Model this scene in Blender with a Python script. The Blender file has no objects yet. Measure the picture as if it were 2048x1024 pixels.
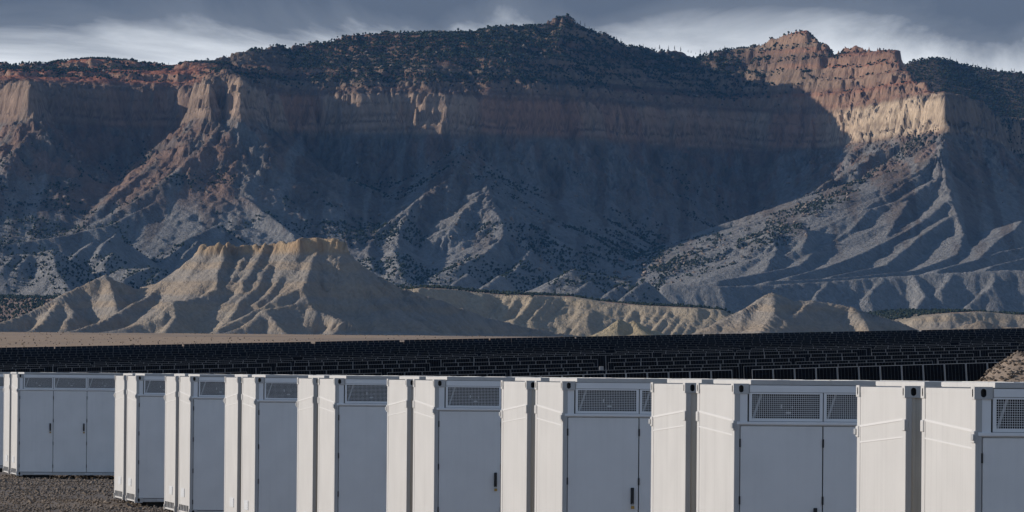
import bpy, bmesh, math, random
import numpy as np
from mathutils import Matrix, Vector

random.seed(7)
RNG = np.random.default_rng(11)
R_ = math.radians
scene = bpy.context.scene
COL = scene.collection

# ------------------------------------------------------------------ camera
F = 13200.0                      # focal length in photo pixels (photo is 2048 wide)
CAMZ = 3.071
PITCH = math.atan(239.0 / F)
ROLL = 0.0085
cam_d = bpy.data.cameras.new('camera')
cam_d.sensor_width = 36.0
cam_d.lens = 36.0 * F / 2048.0
cam_d.clip_start = 1.0
cam_d.clip_end = 60000.0
cam = bpy.data.objects.new('camera', cam_d)
COL.objects.link(cam)
fwd = Vector((0, math.cos(PITCH), math.sin(PITCH)))
r0 = Vector((1, 0, 0)); u0 = r0.cross(fwd)
rgt = r0 * math.cos(ROLL) + u0 * math.sin(ROLL)
upv = u0 * math.cos(ROLL) - r0 * math.sin(ROLL)
M = Matrix.Identity(4)
for i in range(3):
    M[i][0] = rgt[i]; M[i][1] = upv[i]; M[i][2] = -fwd[i]; M[i][3] = (0, 0, CAMZ)[i]
cam.matrix_world = M
scene.camera = cam

def W(px, py, d):
    """the world point seen at photo pixel (px, py) whose distance north (Y) is d"""
    v = fwd + rgt * ((px - 1024.0) / F) + upv * ((512.0 - py) / F)
    k = d / v.y
    return (v.x * k, d, CAMZ + v.z * k)

# ------------------------------------------------------------------ light
SUN_AZ = R_(88.0)      # to the left of straight ahead
SUN_EL = R_(16.5)
sun_dir = Vector((-math.sin(SUN_AZ) * math.cos(SUN_EL), math.cos(SUN_AZ) * math.cos(SUN_EL), math.sin(SUN_EL)))
sd = bpy.data.lights.new('sun', 'SUN')
sd.energy = 3.5
sd.angle = R_(0.5)
sd.color = (1.0, 0.90, 0.79)
so = bpy.data.objects.new('sun', sd)
COL.objects.link(so)
so.rotation_euler = sun_dir.to_track_quat('Z', 'Y').to_euler()
so.location = (-200, 100, 300)

world = bpy.data.worlds.new('World')
scene.world = world
world.use_nodes = True
wn = world.node_tree
wn.nodes.clear()
def nd(t, typ, **kw):
    n = t.nodes.new(typ)
    for k, v in kw.items():
        setattr(n, k, v)
    return n
w_out = nd(wn, 'ShaderNodeOutputWorld')
w_bg = nd(wn, 'ShaderNodeBackground')
w_bg.inputs['Strength'].default_value = 0.15
sky = nd(wn, 'ShaderNodeTexSky', sky_type='NISHITA')
sky.sun_disc = False
sky.sun_elevation = SUN_EL
sky.sun_rotation = -SUN_AZ
sky.altitude = 1600
sky.air_density = 1.0
sky.dust_density = 0.4
sky.ozone_density = 1.6
geo = nd(wn, 'ShaderNodeTexCoord')
sep = nd(wn, 'ShaderNodeSeparateXYZ')
wn.links.new(geo.outputs['Generated'], sep.inputs[0])
def wmap(scale):
    m = nd(wn, 'ShaderNodeMapping')
    m.inputs['Scale'].default_value = scale
    wn.links.new(geo.outputs['Generated'], m.inputs[0])
    return m
def wnoise(scale, s, det=6, rough=.55, dist=0.0):
    n = nd(wn, 'ShaderNodeTexNoise')
    n.inputs['Scale'].default_value = s
    n.inputs['Detail'].default_value = det
    n.inputs['Roughness'].default_value = rough
    n.inputs['Distortion'].default_value = dist
    wn.links.new(wmap(scale).outputs[0], n.inputs['Vector'])
    return n
def mth(t, op, a, b=None, c=None, clamp=False):
    n = nd(t, 'ShaderNodeMath', operation=op)
    n.use_clamp = clamp
    for i, v in enumerate((a, b, c)):
        if v is None: continue
        if isinstance(v, (int, float)): n.inputs[i].default_value = v
        else: t.links.new(v, n.inputs[i])
    return n.outputs[0]
# layered cloud deck: pale near the horizon, heavy grey above it
n1 = wnoise((15, 15, 52), 1.0, 8, .58, .9)
n2 = wnoise((2.2, 2.2, 6), 1.0, 6, .55, .3)
lift = mth(wn, 'ADD', sep.outputs[2], mth(wn, 'MULTIPLY', mth(wn, 'SUBTRACT', n1.outputs['Fac'], .5), .032))
ramp = nd(wn, 'ShaderNodeValToRGB')
e = ramp.color_ramp.elements
e[0].position = 0.045; e[0].color = (4.4, 4.6, 4.8, 1)
e[1].position = 0.0556; e[1].color = (.60, .74, 1.00, 1)
ne = ramp.color_ramp.elements.new(0.0485); ne.color = (3.8, 4.0, 4.3, 1)
ne = ramp.color_ramp.elements.new(0.0524); ne.color = (1.5, 1.68, 1.95, 1)
wn.links.new(lift, ramp.inputs[0])
# higher up the deck breaks into blue gaps
gap = nd(wn, 'ShaderNodeMapRange')
gap.inputs[1].default_value = .42; gap.inputs[2].default_value = .58
wn.links.new(n2.outputs['Fac'], gap.inputs[0])
high = nd(wn, 'ShaderNodeMapRange')
high.inputs[1].default_value = .07; high.inputs[2].default_value = .25
wn.links.new(sep.outputs[2], high.inputs[0])
cover = mth(wn, 'SUBTRACT', 1.0, mth(wn, 'MULTIPLY', gap.outputs[0], high.outputs[0]), clamp=True)
mix = nd(wn, 'ShaderNodeMix', data_type='RGBA')
wn.links.new(cover, mix.inputs[0])
wn.links.new(sky.outputs[0], mix.inputs[6])
wn.links.new(ramp.outputs[0], mix.inputs[7])
wn.links.new(mix.outputs[2], w_bg.inputs['Color'])
wn.links.new(w_bg.outputs[0], w_out.inputs['Surface'])

scene.view_settings.view_transform = 'Standard'
scene.view_settings.look = 'None'
scene.view_settings.gamma = 1.0
scene.view_settings.use_curve_mapping = False
scene.view_settings.exposure = 0.38
scene.cycles.max_bounces = 6
scene.cycles.diffuse_bounces = 3
scene.cycles.volume_bounces = 0
scene.cycles.use_denoising = True

# ------------------------------------------------------------------ helpers
def link(o): COL.objects.link(o); return o
def tag(o, label=None, cat=None, group=None, kind=None):
    for k, v in (('label', label), ('category', cat), ('group', group), ('kind', kind)):
        if v: o[k] = v
    return o
def mesh_obj(name, me, parent=None, loc=None, rotz=0):
    o = bpy.data.objects.new(name, me); COL.objects.link(o)
    if parent: o.parent = parent
    if loc is not None: o.location = loc
    if rotz: o.rotation_euler.z = rotz
    return o
def empty(name, loc=(0, 0, 0), rotz=0):
    o = bpy.data.objects.new(name, None); COL.objects.link(o)
    o.location = loc; o.rotation_euler.z = rotz; o.empty_display_size = .3
    return o
class MB:
    """collects faces into one mesh"""
    def __init__(s): s.v = []; s.f = []; s.m = []
    def box(s, x0, x1, y0, y1, z0, z1, mi=0):
        b = len(s.v)
        s.v += [(x0, y0, z0), (x1, y0, z0), (x1, y1, z0), (x0, y1, z0), (x0, y0, z1), (x1, y0, z1), (x1, y1, z1), (x0, y1, z1)]
        for q in ((0, 3, 2, 1), (4, 5, 6, 7), (0, 1, 5, 4), (1, 2, 6, 5), (2, 3, 7, 6), (3, 0, 4, 7)):
            s.f.append(tuple(b + i for i in q)); s.m.append(mi)
    def bevbox(s, x0, x1, y0, y1, z0, z1, bv, mi=0):
        bm = bmesh.new()
        bmesh.ops.create_cube(bm, size=1)
        for v in bm.verts:
            v.co = ((x0 + x1) / 2 + v.co.x * (x1 - x0), (y0 + y1) / 2 + v.co.y * (y1 - y0), (z0 + z1) / 2 + v.co.z * (z1 - z0))
        bmesh.ops.bevel(bm, geom=bm.edges[:] , offset=bv, segments=2, affect='EDGES', profile=.5)
        bm.verts.index_update()
        b = len(s.v)
        s.v += [tuple(v.co) for v in bm.verts]
        for f in bm.faces:
            s.f.append(tuple(b + v.index for v in f.verts)); s.m.append(mi)
        bm.free()
    def quad(s, pts, mi=0):
        b = len(s.v); s.v += [tuple(p) for p in pts]
        s.f.append(tuple(range(b, b + len(pts)))); s.m.append(mi)
    def prism(s, pts, off, mi=0):
        """closed outline pts extruded by the vector off"""
        b = len(s.v); n = len(pts)
        s.v += [tuple(p) for p in pts] + [tuple(p[k] + off[k] for k in range(3)) for p in pts]
        s.f.append(tuple(b + i for i in range(n))[::-1]); s.m.append(mi)
        s.f.append(tuple(b + n + i for i in range(n))); s.m.append(mi)
        for i in range(n):
            j = (i + 1) % n
            s.f.append((b + i, b + j, b + n + j, b + n + i)); s.m.append(mi)
    def mesh(s, name, mats, smooth=False):
        me = bpy.data.meshes.new(name)
        me.from_pydata(s.v, [], s.f)
        for m in mats: me.materials.append(m)
        me.polygons.foreach_set('material_index', s.m)
        if smooth: me.polygons.foreach_set('use_smooth', [True] * len(s.f))
        me.update()
        return me
def recalc(me):
    bm = bmesh.new(); bm.from_mesh(me); bmesh.ops.recalc_face_normals(bm, faces=bm.faces); bm.to_mesh(me); bm.free()
    return me
def np_mesh(name, verts, faces, mats, smooth=True, colors=None):
    """verts (n,3), faces (m,k) all the same size"""
    me = bpy.data.meshes.new(name)
    n, k = faces.shape
    me.vertices.add(len(verts)); me.vertices.foreach_set('co', verts.astype(np.float32).ravel())
    me.loops.add(n * k); me.loops.foreach_set('vertex_index', faces.astype(np.int32).ravel())
    me.polygons.add(n)
    me.polygons.foreach_set('loop_start', np.arange(0, n * k, k, dtype=np.int32))
    me.polygons.foreach_set('loop_total', np.full(n, k, dtype=np.int32))
    me.polygons.foreach_set('use_smooth', np.full(n, smooth, dtype=bool))
    for m in mats: me.materials.append(m)
    if colors is not None:
        a = me.color_attributes.new('rock', 'FLOAT_COLOR', 'POINT')
        c4 = np.ones((len(verts), 4), np.float32); c4[:, :3] = colors
        a.data.foreach_set('color', c4.ravel())
    me.update(calc_edges=True)
    return me

# ------------------------------------------------------------------ materials
def mat(name, base, rough=.6, metal=0.0, var=0.0, vscale=3.0, bump=0.0, bscale=40.0, streak=0.0, spec=.5):
    m = bpy.data.materials.new(name); m.use_nodes = True
    t = m.node_tree; b = t.nodes['Principled BSDF']
    b.inputs['Base Color'].default_value = (*base, 1)
    b.inputs['Roughness'].default_value = rough
    b.inputs['Metallic'].default_value = metal
    b.inputs['Specular IOR Level'].default_value = spec
    tc = nd(t, 'ShaderNodeTexCoord')
    if var or streak:
        oi = nd(t, 'ShaderNodeObjectInfo')
        add = nd(t, 'ShaderNodeVectorMath', operation='ADD')
        t.links.new(tc.outputs['Object'], add.inputs[0]); t.links.new(oi.outputs['Location'], add.inputs[1])
        n = nd(t, 'ShaderNodeTexNoise'); n.inputs['Scale'].default_value = vscale; n.inputs['Detail'].default_value = 6
        t.links.new(add.outputs[0], n.inputs['Vector'])
        hs = nd(t, 'ShaderNodeMix', data_type='RGBA', blend_type='MULTIPLY')
        hs.inputs[0].default_value = 1
        rp = nd(t, 'ShaderNodeMapRange'); rp.inputs[1].default_value = .3; rp.inputs[2].default_value = .7
        rp.inputs[3].default_value = 1 - var; rp.inputs[4].default_value = 1 + var * .5
        t.links.new(n.outputs['Fac'], rp.inputs[0])
        fac = rp.outputs[0]
        if streak:
            mp = nd(t, 'ShaderNodeMapping'); mp.inputs['Scale'].default_value = (9, 9, .35)
            t.links.new(add.outputs[0], mp.inputs[0])
            n2 = nd(t, 'ShaderNodeTexNoise'); n2.inputs['Scale'].default_value = 1.5; n2.inputs['Detail'].default_value = 5
            t.links.new(mp.outputs[0], n2.inputs['Vector'])
            r2 = nd(t, 'ShaderNodeMapRange'); r2.inputs[1].default_value = .5; r2.inputs[2].default_value = .75
            r2.inputs[3].default_value = 1; r2.inputs[4].default_value = 1 - streak
            t.links.new(n2.outputs['Fac'], r2.inputs[0])
            fac = mth(t, 'MULTIPLY', fac, r2.outputs[0])
        hs.inputs[6].default_value = (*base, 1)
        cm = nd(t, 'ShaderNodeCombineXYZ')
        for i in range(3): t.links.new(fac, cm.inputs[i])
        t.links.new(cm.outputs[0], hs.inputs[7])
        t.links.new(hs.outputs[2], b.inputs['Base Color'])
    if bump:
        n = nd(t, 'ShaderNodeTexNoise'); n.inputs['Scale'].default_value = bscale; n.inputs['Detail'].default_value = 5
        t.links.new(tc.outputs['Object'], n.inputs['Vector'])
        bp = nd(t, 'ShaderNodeBump'); bp.inputs['Strength'].default_value = bump
        t.links.new(n.outputs['Fac'], bp.inputs['Height']); t.links.new(bp.outputs[0], b.inputs['Normal'])
    return m

def rock_mat(name, scales, bump, dist, stretch=1.0):
    """soil and rock: the strata colours come from the 'rock' attribute, the grain from noise in metres"""
    m = bpy.data.materials.new(name); m.use_nodes = True
    t = m.node_tree; b = t.nodes['Principled BSDF']
    b.inputs['Roughness'].default_value = .95
    b.inputs['Specular IOR Level'].default_value = .1
    at = nd(t, 'ShaderNodeAttribute', attribute_name='rock')
    g = nd(t, 'ShaderNodeNewGeometry')
    facs = []
    vm = nd(t, 'ShaderNodeMapping'); vm.inputs['Scale'].default_value = (1, 1, stretch)
    t.links.new(g.outputs['Position'], vm.inputs[0])
    for s, amp in scales:
        n = nd(t, 'ShaderNodeTexNoise'); n.inputs['Scale'].default_value = s; n.inputs['Detail'].default_value = 5
        n.inputs['Roughness'].default_value = .65
        t.links.new(vm.outputs[0], n.inputs['Vector'])
        r = nd(t, 'ShaderNodeMapRange'); r.inputs[1].default_value = .25; r.inputs[2].default_value = .75
        r.inputs[3].default_value = 1 - amp; r.inputs[4].default_value = 1 + amp
        t.links.new(n.outputs['Fac'], r.inputs[0])
        facs.append((r.outputs[0], n.outputs['Fac']))
    f = facs[0][0]
    for a, _ in facs[1:]: f = mth(t, 'MULTIPLY', f, a)
    sc_ = nd(t, 'ShaderNodeVectorMath', operation='SCALE')
    t.links.new(at.outputs['Color'], sc_.inputs[0]); t.links.new(f, sc_.inputs['Scale'])
    t.links.new(sc_.outputs[0], b.inputs['Base Color'])
    bp = nd(t, 'ShaderNodeBump'); bp.inputs['Strength'].default_value = bump; bp.inputs['Distance'].default_value = dist
    t.links.new(facs[-1][1], bp.inputs['Height']); t.links.new(bp.outputs[0], b.inputs['Normal'])
    return m

MT = {}
MT['white'] = mat('white_paint_sun_toned', (.485, .482, .474), .42, var=.06, vscale=1.6, bump=.02, bscale=30, streak=.09)  # white darkened to suit the sunlit ends; the header has a lighter copy
MT['grey'] = mat('grey_door_paint', (.80, .795, .785), .45, var=.05, vscale=2.2, bump=.02, bscale=25, streak=.04)
MT['white_shade_toned'] = mat('white_paint_shade_toned', (.84, .845, .85), .45, var=.05, vscale=2.0)  # same white paint, lightened where the door side lies in shade
MT['stained'] = mat('stained_white_paint', (.60, .57, .51), .55, var=.10, vscale=1.2, bump=.02, bscale=30, streak=.35)
MT['black'] = mat('black_plastic', (.012, .012, .014), .45)
MT['dark'] = mat('dark_recess', (.018, .019, .021), .8)
MT['steel'] = mat('galvanised_steel', (.45, .46, .47), .45, metal=.6, var=.12, vscale=30)
MT['brass'] = mat('brass', (.42, .28, .09), .35, metal=.8)
MT['sticker'] = mat('white_sticker_rib_highlight', (.56, .56, .56), .5)  # also colours the end ribs, where it paints their highlight
MT['plate'] = mat('grey_plate', (.50, .52, .54), .5, var=.1, vscale=20)
MT['rubber'] = mat('black_rubber', (.02, .02, .02), .9)
MT['glass'] = mat('solar_glass', (.003, .0033, .0045), .4, spec=.04)
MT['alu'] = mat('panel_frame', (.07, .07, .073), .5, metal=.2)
MT['post'] = mat('galvanised_post', (.42, .43, .44), .55, metal=.3, var=.1, vscale=5)
MT['box'] = mat('grey_box_paint', (.32, .32, .32), .5, var=.08, vscale=4)
MT['leaf'] = mat('juniper_leaf', (.035, .045, .03), .95, var=.35, vscale=.02, spec=.1)
MT['brush'] = mat('dry_brush', (.17, .14, .10), .95, var=.3, vscale=.05, spec=.1)
MT['bark'] = mat('pine_bark', (.06, .045, .035), .95, spec=.1)
MT['boulder'] = mat('boulder_rock', (.25, .20, .165), .95, var=.35, vscale=.03, spec=.1)
MT['stone'] = mat('gravel_stone', (.20, .165, .135), .9, var=.4, vscale=4.0, spec=.2)
MT['rockA'] = rock_mat('badland_soil', ((.006, .10), (.05, .12), (.33, .20)), .9, 2.6, .4)
MT['rockB'] = rock_mat('mountain_rock', ((.004, .12), (.03, .16), (.22, .28)), .9, 6.0, .3)
MT['ground'] = rock_mat('gravel_ground', ((.02, .10), (1.6, .14), (22.0, .45)), .6, .03)

# ------------------------------------------------------------------ noise in numpy
def hash2(ix, iy, s):
    h = (ix.astype(np.int64) * 374761393 + iy.astype(np.int64) * 668265263 + s * 1442695041) & 0xffffffff
    h = ((h ^ (h >> 13)) * 1274126177) & 0xffffffff
    h = h ^ (h >> 16)
    return (h & 0xffff).astype(np.float32) / 65535.0
def vnoise(x, y, s=0):
    ix = np.floor(x); iy = np.floor(y)
    fx = (x - ix).astype(np.float32); fy = (y - iy).astype(np.float32)
    fx = fx * fx * fx * (fx * (fx * 6 - 15) + 10); fy = fy * fy * fy * (fy * (fy * 6 - 15) + 10)
    ix = ix.astype(np.int64); iy = iy.astype(np.int64)
    a = hash2(ix, iy, s); b = hash2(ix + 1, iy, s); c = hash2(ix, iy + 1, s); d = hash2(ix + 1, iy + 1, s)
    return (a * (1 - fx) + b * fx) * (1 - fy) + (c * (1 - fx) + d * fx) * fy
def fbm(x, y, s=0, o=4, g=.5):
    r = 0; a = 1; t = 0
    for i in range(o):
        r = r + a * vnoise(x * 2 ** i + 17.3 * i, y * 2 ** i - 9.1 * i, s + i); t += a; a *= g
    return r / t
def sstep(a, b, x):
    t = np.clip((x - a) / (b - a), 0, 1); return t * t * (3 - 2 * t)
def smax(a, b, k):
    h = np.clip(.5 + .5 * (a - b) / k, 0, 1)
    return b * (1 - h) + a * h + k * h * (1 - h)

def carve(H, X, Y, dx, dy, lam, amp, mask, seed, sharp=.5):
    """gullies: stripes that run down the slope, wavelength lam metres, depth amp*lam on steep ground"""
    gy, gx = np.gradient(H, dy, dx)
    g = np.sqrt(gx * gx + gy * gy) + 1e-6
    sx = (-gy / g).astype(np.float32); sy = (gx / g).astype(np.float32)
    cell = lam * 1.35
    px = X / cell; py = Y / cell
    ix = np.floor(px); iy = np.floor(py)
    fx = (px - ix).astype(np.float32); fy = (py - iy).astype(np.float32)
    ix = ix.astype(np.int64); iy = iy.astype(np.int64)
    va = np.zeros(H.shape, np.float32); vb = np.zeros(H.shape, np.float32); wt = np.full(H.shape, 1e-6, np.float32)
    k = 2 * math.pi * cell / lam
    for i in (-1, 0, 1, 2):
        for j in (-1, 0, 1, 2):
            ox = fx - i + (hash2(ix + i, iy + j, seed) - .5) * .8
            oy = fy - j + (hash2(ix + i, iy + j, seed + 5) - .5) * .8
            w = np.exp(-2.2 * (ox * ox + oy * oy))
            ph = (ox * sx + oy * sy) * k
            va += np.cos(ph) * w; vb += np.sin(ph) * w; wt += w
    va /= wt; vb /= wt
    v = va / np.sqrt(va * va + vb * vb + .12)
    v = (1 - sharp) * v + sharp * (1 - 2 * np.abs(v) ** .8)
    return H + (v - .25) * amp * lam * np.clip(g / .5, 0, 1.4) * mask

def polyline_tent(H, X, Y, pts, sL, k, dx, dy, conc=.3, reach=None, sR=None):
    """raise H to a ridge along the 3-D polyline pts whose flanks fall at slope sL"""
    pts = np.array(pts, float)
    zr = pts[:, 2].max() - H.min() if reach is None else reach
    R = zr / (min(sL, sR or sL) * (1 - conc)) + 30 if reach is None else reach
    R = min(R, 700)
    x0, y0 = X[0, 0], Y[0, 0]
    i0 = max(0, int((pts[:, 1].min() - R - y0) / dy)); i1 = min(H.shape[0], int((pts[:, 1].max() + R - y0) / dy) + 1)
    j0 = max(0, int((pts[:, 0].min() - R - x0) / dx)); j1 = min(H.shape[1], int((pts[:, 0].max() + R - x0) / dx) + 1)
    if i1 <= i0 or j1 <= j0: return
    xs = X[i0:i1, j0:j1]; ys = Y[i0:i1, j0:j1]
    best = np.full(xs.shape, -1e9, np.float32)
    wob = (fbm(xs / 30, ys / 30, 3, 3) - .5)
    for a, b in zip(pts[:-1], pts[1:]):
        ex, ey = b[0] - a[0], b[1] - a[1]
        L2 = ex * ex + ey * ey + 1e-6
        t = np.clip(((xs - a[0]) * ex + (ys - a[1]) * ey) / L2, 0, 1)
        ox = xs - a[0] - t * ex
        d = np.hypot(ox, ys - a[1] - t * ey)
        if sR is None: sl_ = sL
        else:
            w_ = np.clip(.5 - .7 * ox / (d + 1), 0, 1); sl_ = sL * w_ + sR * (1 - w_)
        d = d * (1 + wob * .5 * np.minimum(1, 14 / (d + 1)))
        d = np.sqrt(d * d + 5.0) - 2.2
        z = a[2] + t * (b[2] - a[2]) - sl_ * d * (1 - conc * np.clip(d / 140, 0, 1))
        best = np.maximum(best, z)
    H[i0:i1, j0:j1] = smax(best, H[i0:i1, j0:j1], k)

def spur(start, pts, m=.38, push=0.0):
    """follow photo points downhill from start=(px, py, d); the fall along the ridge is m, which fixes the distance"""
    px, py, d = start
    out = [W(px, py, d)]
    for (qx, qy) in pts:
        x0, y0, z0 = out[-1]
        lo, hi = y0 - 420, y0
        best = None
        for q in np.linspace(hi, lo, 141):
            x, y, z = W(qx, qy, q)
            run = math.hypot(x - x0, y - y0)
            s = (z0 - z) / (run + 1e-6)
            e_ = abs(s - m)
            if best is None or e_ < best[0]: best = (e_, (x, y, z))
        out.append(best[1])
    return out

# ------------------------------------------------------------------ ground height
PD = np.array([0, 240, 300, 356, 400, 430, 460, 490, 520, 580, 650, 740, 850, 1000, 1200, 1450, 1700, 3000, 4500, 5300, 6400, 7200, 7800, 9500, 12000, 40000], float)
PZ = np.array([0, 0, .55, 1.3, 1.58, 1.85, 2.18, 2.54, 2.94, 3.42, 4.0, 4.7, 5.63, 6.9, 8.7, 11.1, 12.6, 20.5, 29, 33, 40, 60, 85, 130, 140, 140], float)
SD = np.array([0, 240, 356, 520, 1450, 3000, 40000], float)
SS = np.array([0, 0, .0385, .0315, .0275, 0, 0], float)
def G(x, y):
    p = np.interp(y, PD, PZ); s = np.interp(y, SD, SS)
    xx = np.clip(x - .055 * y, -.22 * y - 20, .1 * y + 20)
    return p + s * xx

# ------------------------------------------------------------------ foothill country: mesa, hills, terrace
def grid(x0, x1, dx, y0, y1, dy):
    xs = np.arange(x0, x1 + .1, dx); ys = np.arange(y0, y1 + .1, dy)
    X, Y = np.meshgrid(xs, ys)
    return X, Y, G(X, Y).astype(np.float32)
def sdist(X, Y, pts):
    """signed distance to an open polyline that runs left to right; positive beyond it (greater Y)"""
    pts = np.array(pts)[:, :2]
    best = np.full(X.shape, 1e9, np.float32)
    ins = np.zeros(X.shape, bool)
    for a, b in zip(pts[:-1], pts[1:]):
        ex, ey = b - a
        t = np.clip(((X - a[0]) * ex + (Y - a[1]) * ey) / (ex * ex + ey * ey + 1e-6), 0, 1)
        best = np.minimum(best, np.hypot(X - a[0] - t * ex, Y - a[1] - t * ey))
    poly = np.vstack([pts, [[pts[-1, 0], 60000], [pts[0, 0], 60000]]])
    n = len(poly)
    for i in range(n):
        a = poly[i]; b = poly[(i + 1) % n]
        if a[1] == b[1]: continue
        c = ((a[1] > Y) != (b[1] > Y)) & (X < (b[0] - a[0]) * (Y - a[1]) / (b[1] - a[1]) + a[0])
        ins ^= c
    return np.where(ins, best, -best)

DXA, DYA = 1.7, 2.0
XA, YA, HA = grid(-525, 525, DXA, 3350, 6420, DYA)
gpA = np.interp(XA / YA, [-.08, -.01, .02, .05, .08], [73, 73, 62, 56, 53])
HA = (HA + sstep(5150, 6350, YA) * np.maximum(gpA + .3 - HA, 0)).astype(np.float32)
baseA = HA.copy()
def tA(start, pts, m=.38, s=.6, k=2, conc=.3): polyline_tent(HA, XA, YA, spur(start, pts, m), s * 1.45, k, DXA, DYA, conc)
# terrace scarp behind the mesa
tl = [(-400, 655, 5350), (300, 655, 5340), (620, 640, 5340), (760, 585, 5340), (840, 575, 5330), (900, 578, 5350), (1000, 588, 5365), (1060, 590, 5350), (1150, 594, 5360), (1200, 603, 5350),
      (1300, 612, 5340), (1400, 616, 5330), (1450, 622, 5330), (1500, 650, 5330), (1600, 660, 5320), (1740, 655, 5280), (1830, 636, 5230), (1900, 627, 5220), (1960, 624, 5230), (2048, 630, 5220), (2500, 640, 5200)]
tw = np.array([W(*p) for p in tl])
Dt = sdist(XA, YA, tw)
Dt = Dt + (fbm(XA / 30, YA / 30, 40, 3) - .5) * 22
topz = np.interp(XA, tw[:, 0], tw[:, 2]) + np.clip(Dt, 0, 900) * .011
plateau = topz - np.clip(-Dt, 0, 500) * .72 * (1 - .25 * np.clip(-Dt / 90, 0, 1))
HA = smax(plateau.astype(np.float32), HA, 2.0)
rr = random.Random(3)
q = 850
while q < 1480:
    yt = np.interp(q, [p[0] for p in tl], [p[1] for p in tl])
    dd = np.interp(q, [p[0] for p in tl], [p[2] for p in tl])
    ln = rr.uniform(45, 75)
    tA((q, yt + 3, dd - 1), [(q - ln * .35, yt + ln * .5), (q - ln * .8, yt + ln * 1.02)], .5, .85, 1.5)
    q += rr.uniform(15, 34)
# mesa
def ridge(pts, sl=.85, k=1.5, conc=.3, sr=None): polyline_tent(HA, XA, YA, [W(*p) for p in pts], sl, k, DXA, DYA, conc, None, sr)
ridge([(412, 492, 4830), (470, 486, 4825), (560, 478, 4812), (600, 474, 4800), (660, 475, 4800)], 1.05, 1.5, .42)
ridge([(660, 478, 4800), (695, 507, 4816), (740, 540, 4842), (800, 573, 4885), (900, 605, 4950), (1000, 640, 5015), (1100, 662, 5070), (1190, 676, 5120)], .6, 1.5, .15, 1.0)
ridge([(410, 497, 4830), (370, 530, 4835), (330, 558, 4838), (270, 577, 4835), (240, 562, 4832), (212, 546, 4830), (160, 570, 4815), (122, 590, 4800), (60, 622, 4775), (0, 643, 4750), (-120, 668, 4720)], .72)
ridge([(455, 500, 4815), (436, 545, 4770), (433, 574, 4745), (400, 592, 4728), (345, 601, 4712), (325, 632, 4690), (250, 655, 4670), (170, 668, 4655)], .62, 1.5, .2, 1.05)
ridge([(330, 562, 4832), (300, 590, 4790), (255, 612, 4760), (205, 640, 4725), (130, 664, 4690)])
ridge([(345, 603, 4711), (352, 630, 4690), (330, 660, 4665)])
ridge([(122, 590, 4800), (108, 612, 4775), (85, 645, 4740), (50, 666, 4715)]); ridge([(122, 592, 4798), (146, 620, 4770), (130, 652, 4738)])
ridge([(212, 548, 4830), (228, 590, 4790), (232, 615, 4765)], .9)
ridge([(500, 496, 4815), (470, 545, 4775), (454, 573, 4750), (440, 598, 4735), (400, 618, 4720)], .62, 1.5, .2, 1.05)
ridge([(528, 494, 4810), (505, 530, 4780), (492, 556, 4757), (486, 580, 4738)], .62, 1.5, .2, 1.05)
ridge([(556, 500, 4806), (530, 540, 4772), (515, 570, 4745), (480, 600, 4722), (455, 640, 4690), (435, 658, 4675)], .62, 1.5, .2, 1.05)
ridge([(590, 505, 4798), (562, 550, 4762), (538, 585, 4735), (512, 604, 4720)], .62, 1.5, .2, 1.05)
ridge([(632, 500, 4792), (618, 545, 4752), (606, 571, 4728), (560, 590, 4712), (500, 625, 4690), (440, 655, 4665)], .62, 1.5, .2, 1.05)
ridge([(606, 571, 4728), (612, 590, 4716), (590, 605, 4706), (528, 618, 4690), (490, 650, 4668), (450, 666, 4655)])
ridge([(528, 618, 4690), (552, 640, 4676), (570, 664, 4660)]); ridge([(612, 592, 4716), (625, 615, 4700), (690, 640, 4682), (665, 664, 4662)])
ridge([(752, 562, 4846), (748, 571, 4820), (738, 590, 4795), (728, 620, 4765), (710, 652, 4730)], .9)
ridge([(830, 584, 4900), (815, 592, 4855), (800, 613, 4825), (768, 643, 4785), (745, 662, 4765)], .9); ridge([(815, 594, 4850), (824, 635, 4810), (814, 664, 4780)], .9)
# the hill on the right and the low cones
ridge([(1545, 583, 4500), (1490, 615, 4480), (1430, 648, 4465), (1375, 672, 4455), (1330, 684, 4450)], .6)
ridge([(1545, 583, 4500), (1580, 600, 4500), (1622, 598, 4500), (1652, 604, 4505), (1700, 611, 4508), (1790, 640, 4500), (1840, 660, 4490), (1900, 675, 4480)], .62)
ridge([(1545, 584, 4499), (1548, 625, 4450), (1520, 668, 4410)], .7)
ridge([(1622, 599, 4498), (1600, 620, 4470), (1572, 645, 4440), (1535, 674, 4410)], .75)
ridge([(1700, 612, 4506), (1725, 635, 4475), (1740, 668, 4435)], .7)
polyline_tent(HA, XA, YA, [W(1232, 637, 3620), W(1262, 636, 3620)], .62, 2, DXA, DYA, .1)
tA((1262, 637, 3620), [(1268, 656), (1275, 682)], .5, .62, 1.5, .1)
ridge([(1260, 636, 3620), (1300, 655, 3632), (1365, 684, 3650)], .6, 1.5, .1)
polyline_tent(HA, XA, YA, [W(1865, 668, 4100), W(1935, 646, 4110), W(1962, 639, 4110), W(1995, 648, 4110), W(2060, 656, 4100)], .55, 2, DXA, DYA)
tA((1962, 640, 4110), [(1930, 660), (1900, 672)], .4, .6)
tA((2010, 650, 4105), [(1998, 664), (1985, 672)], .4, .6)
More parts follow.
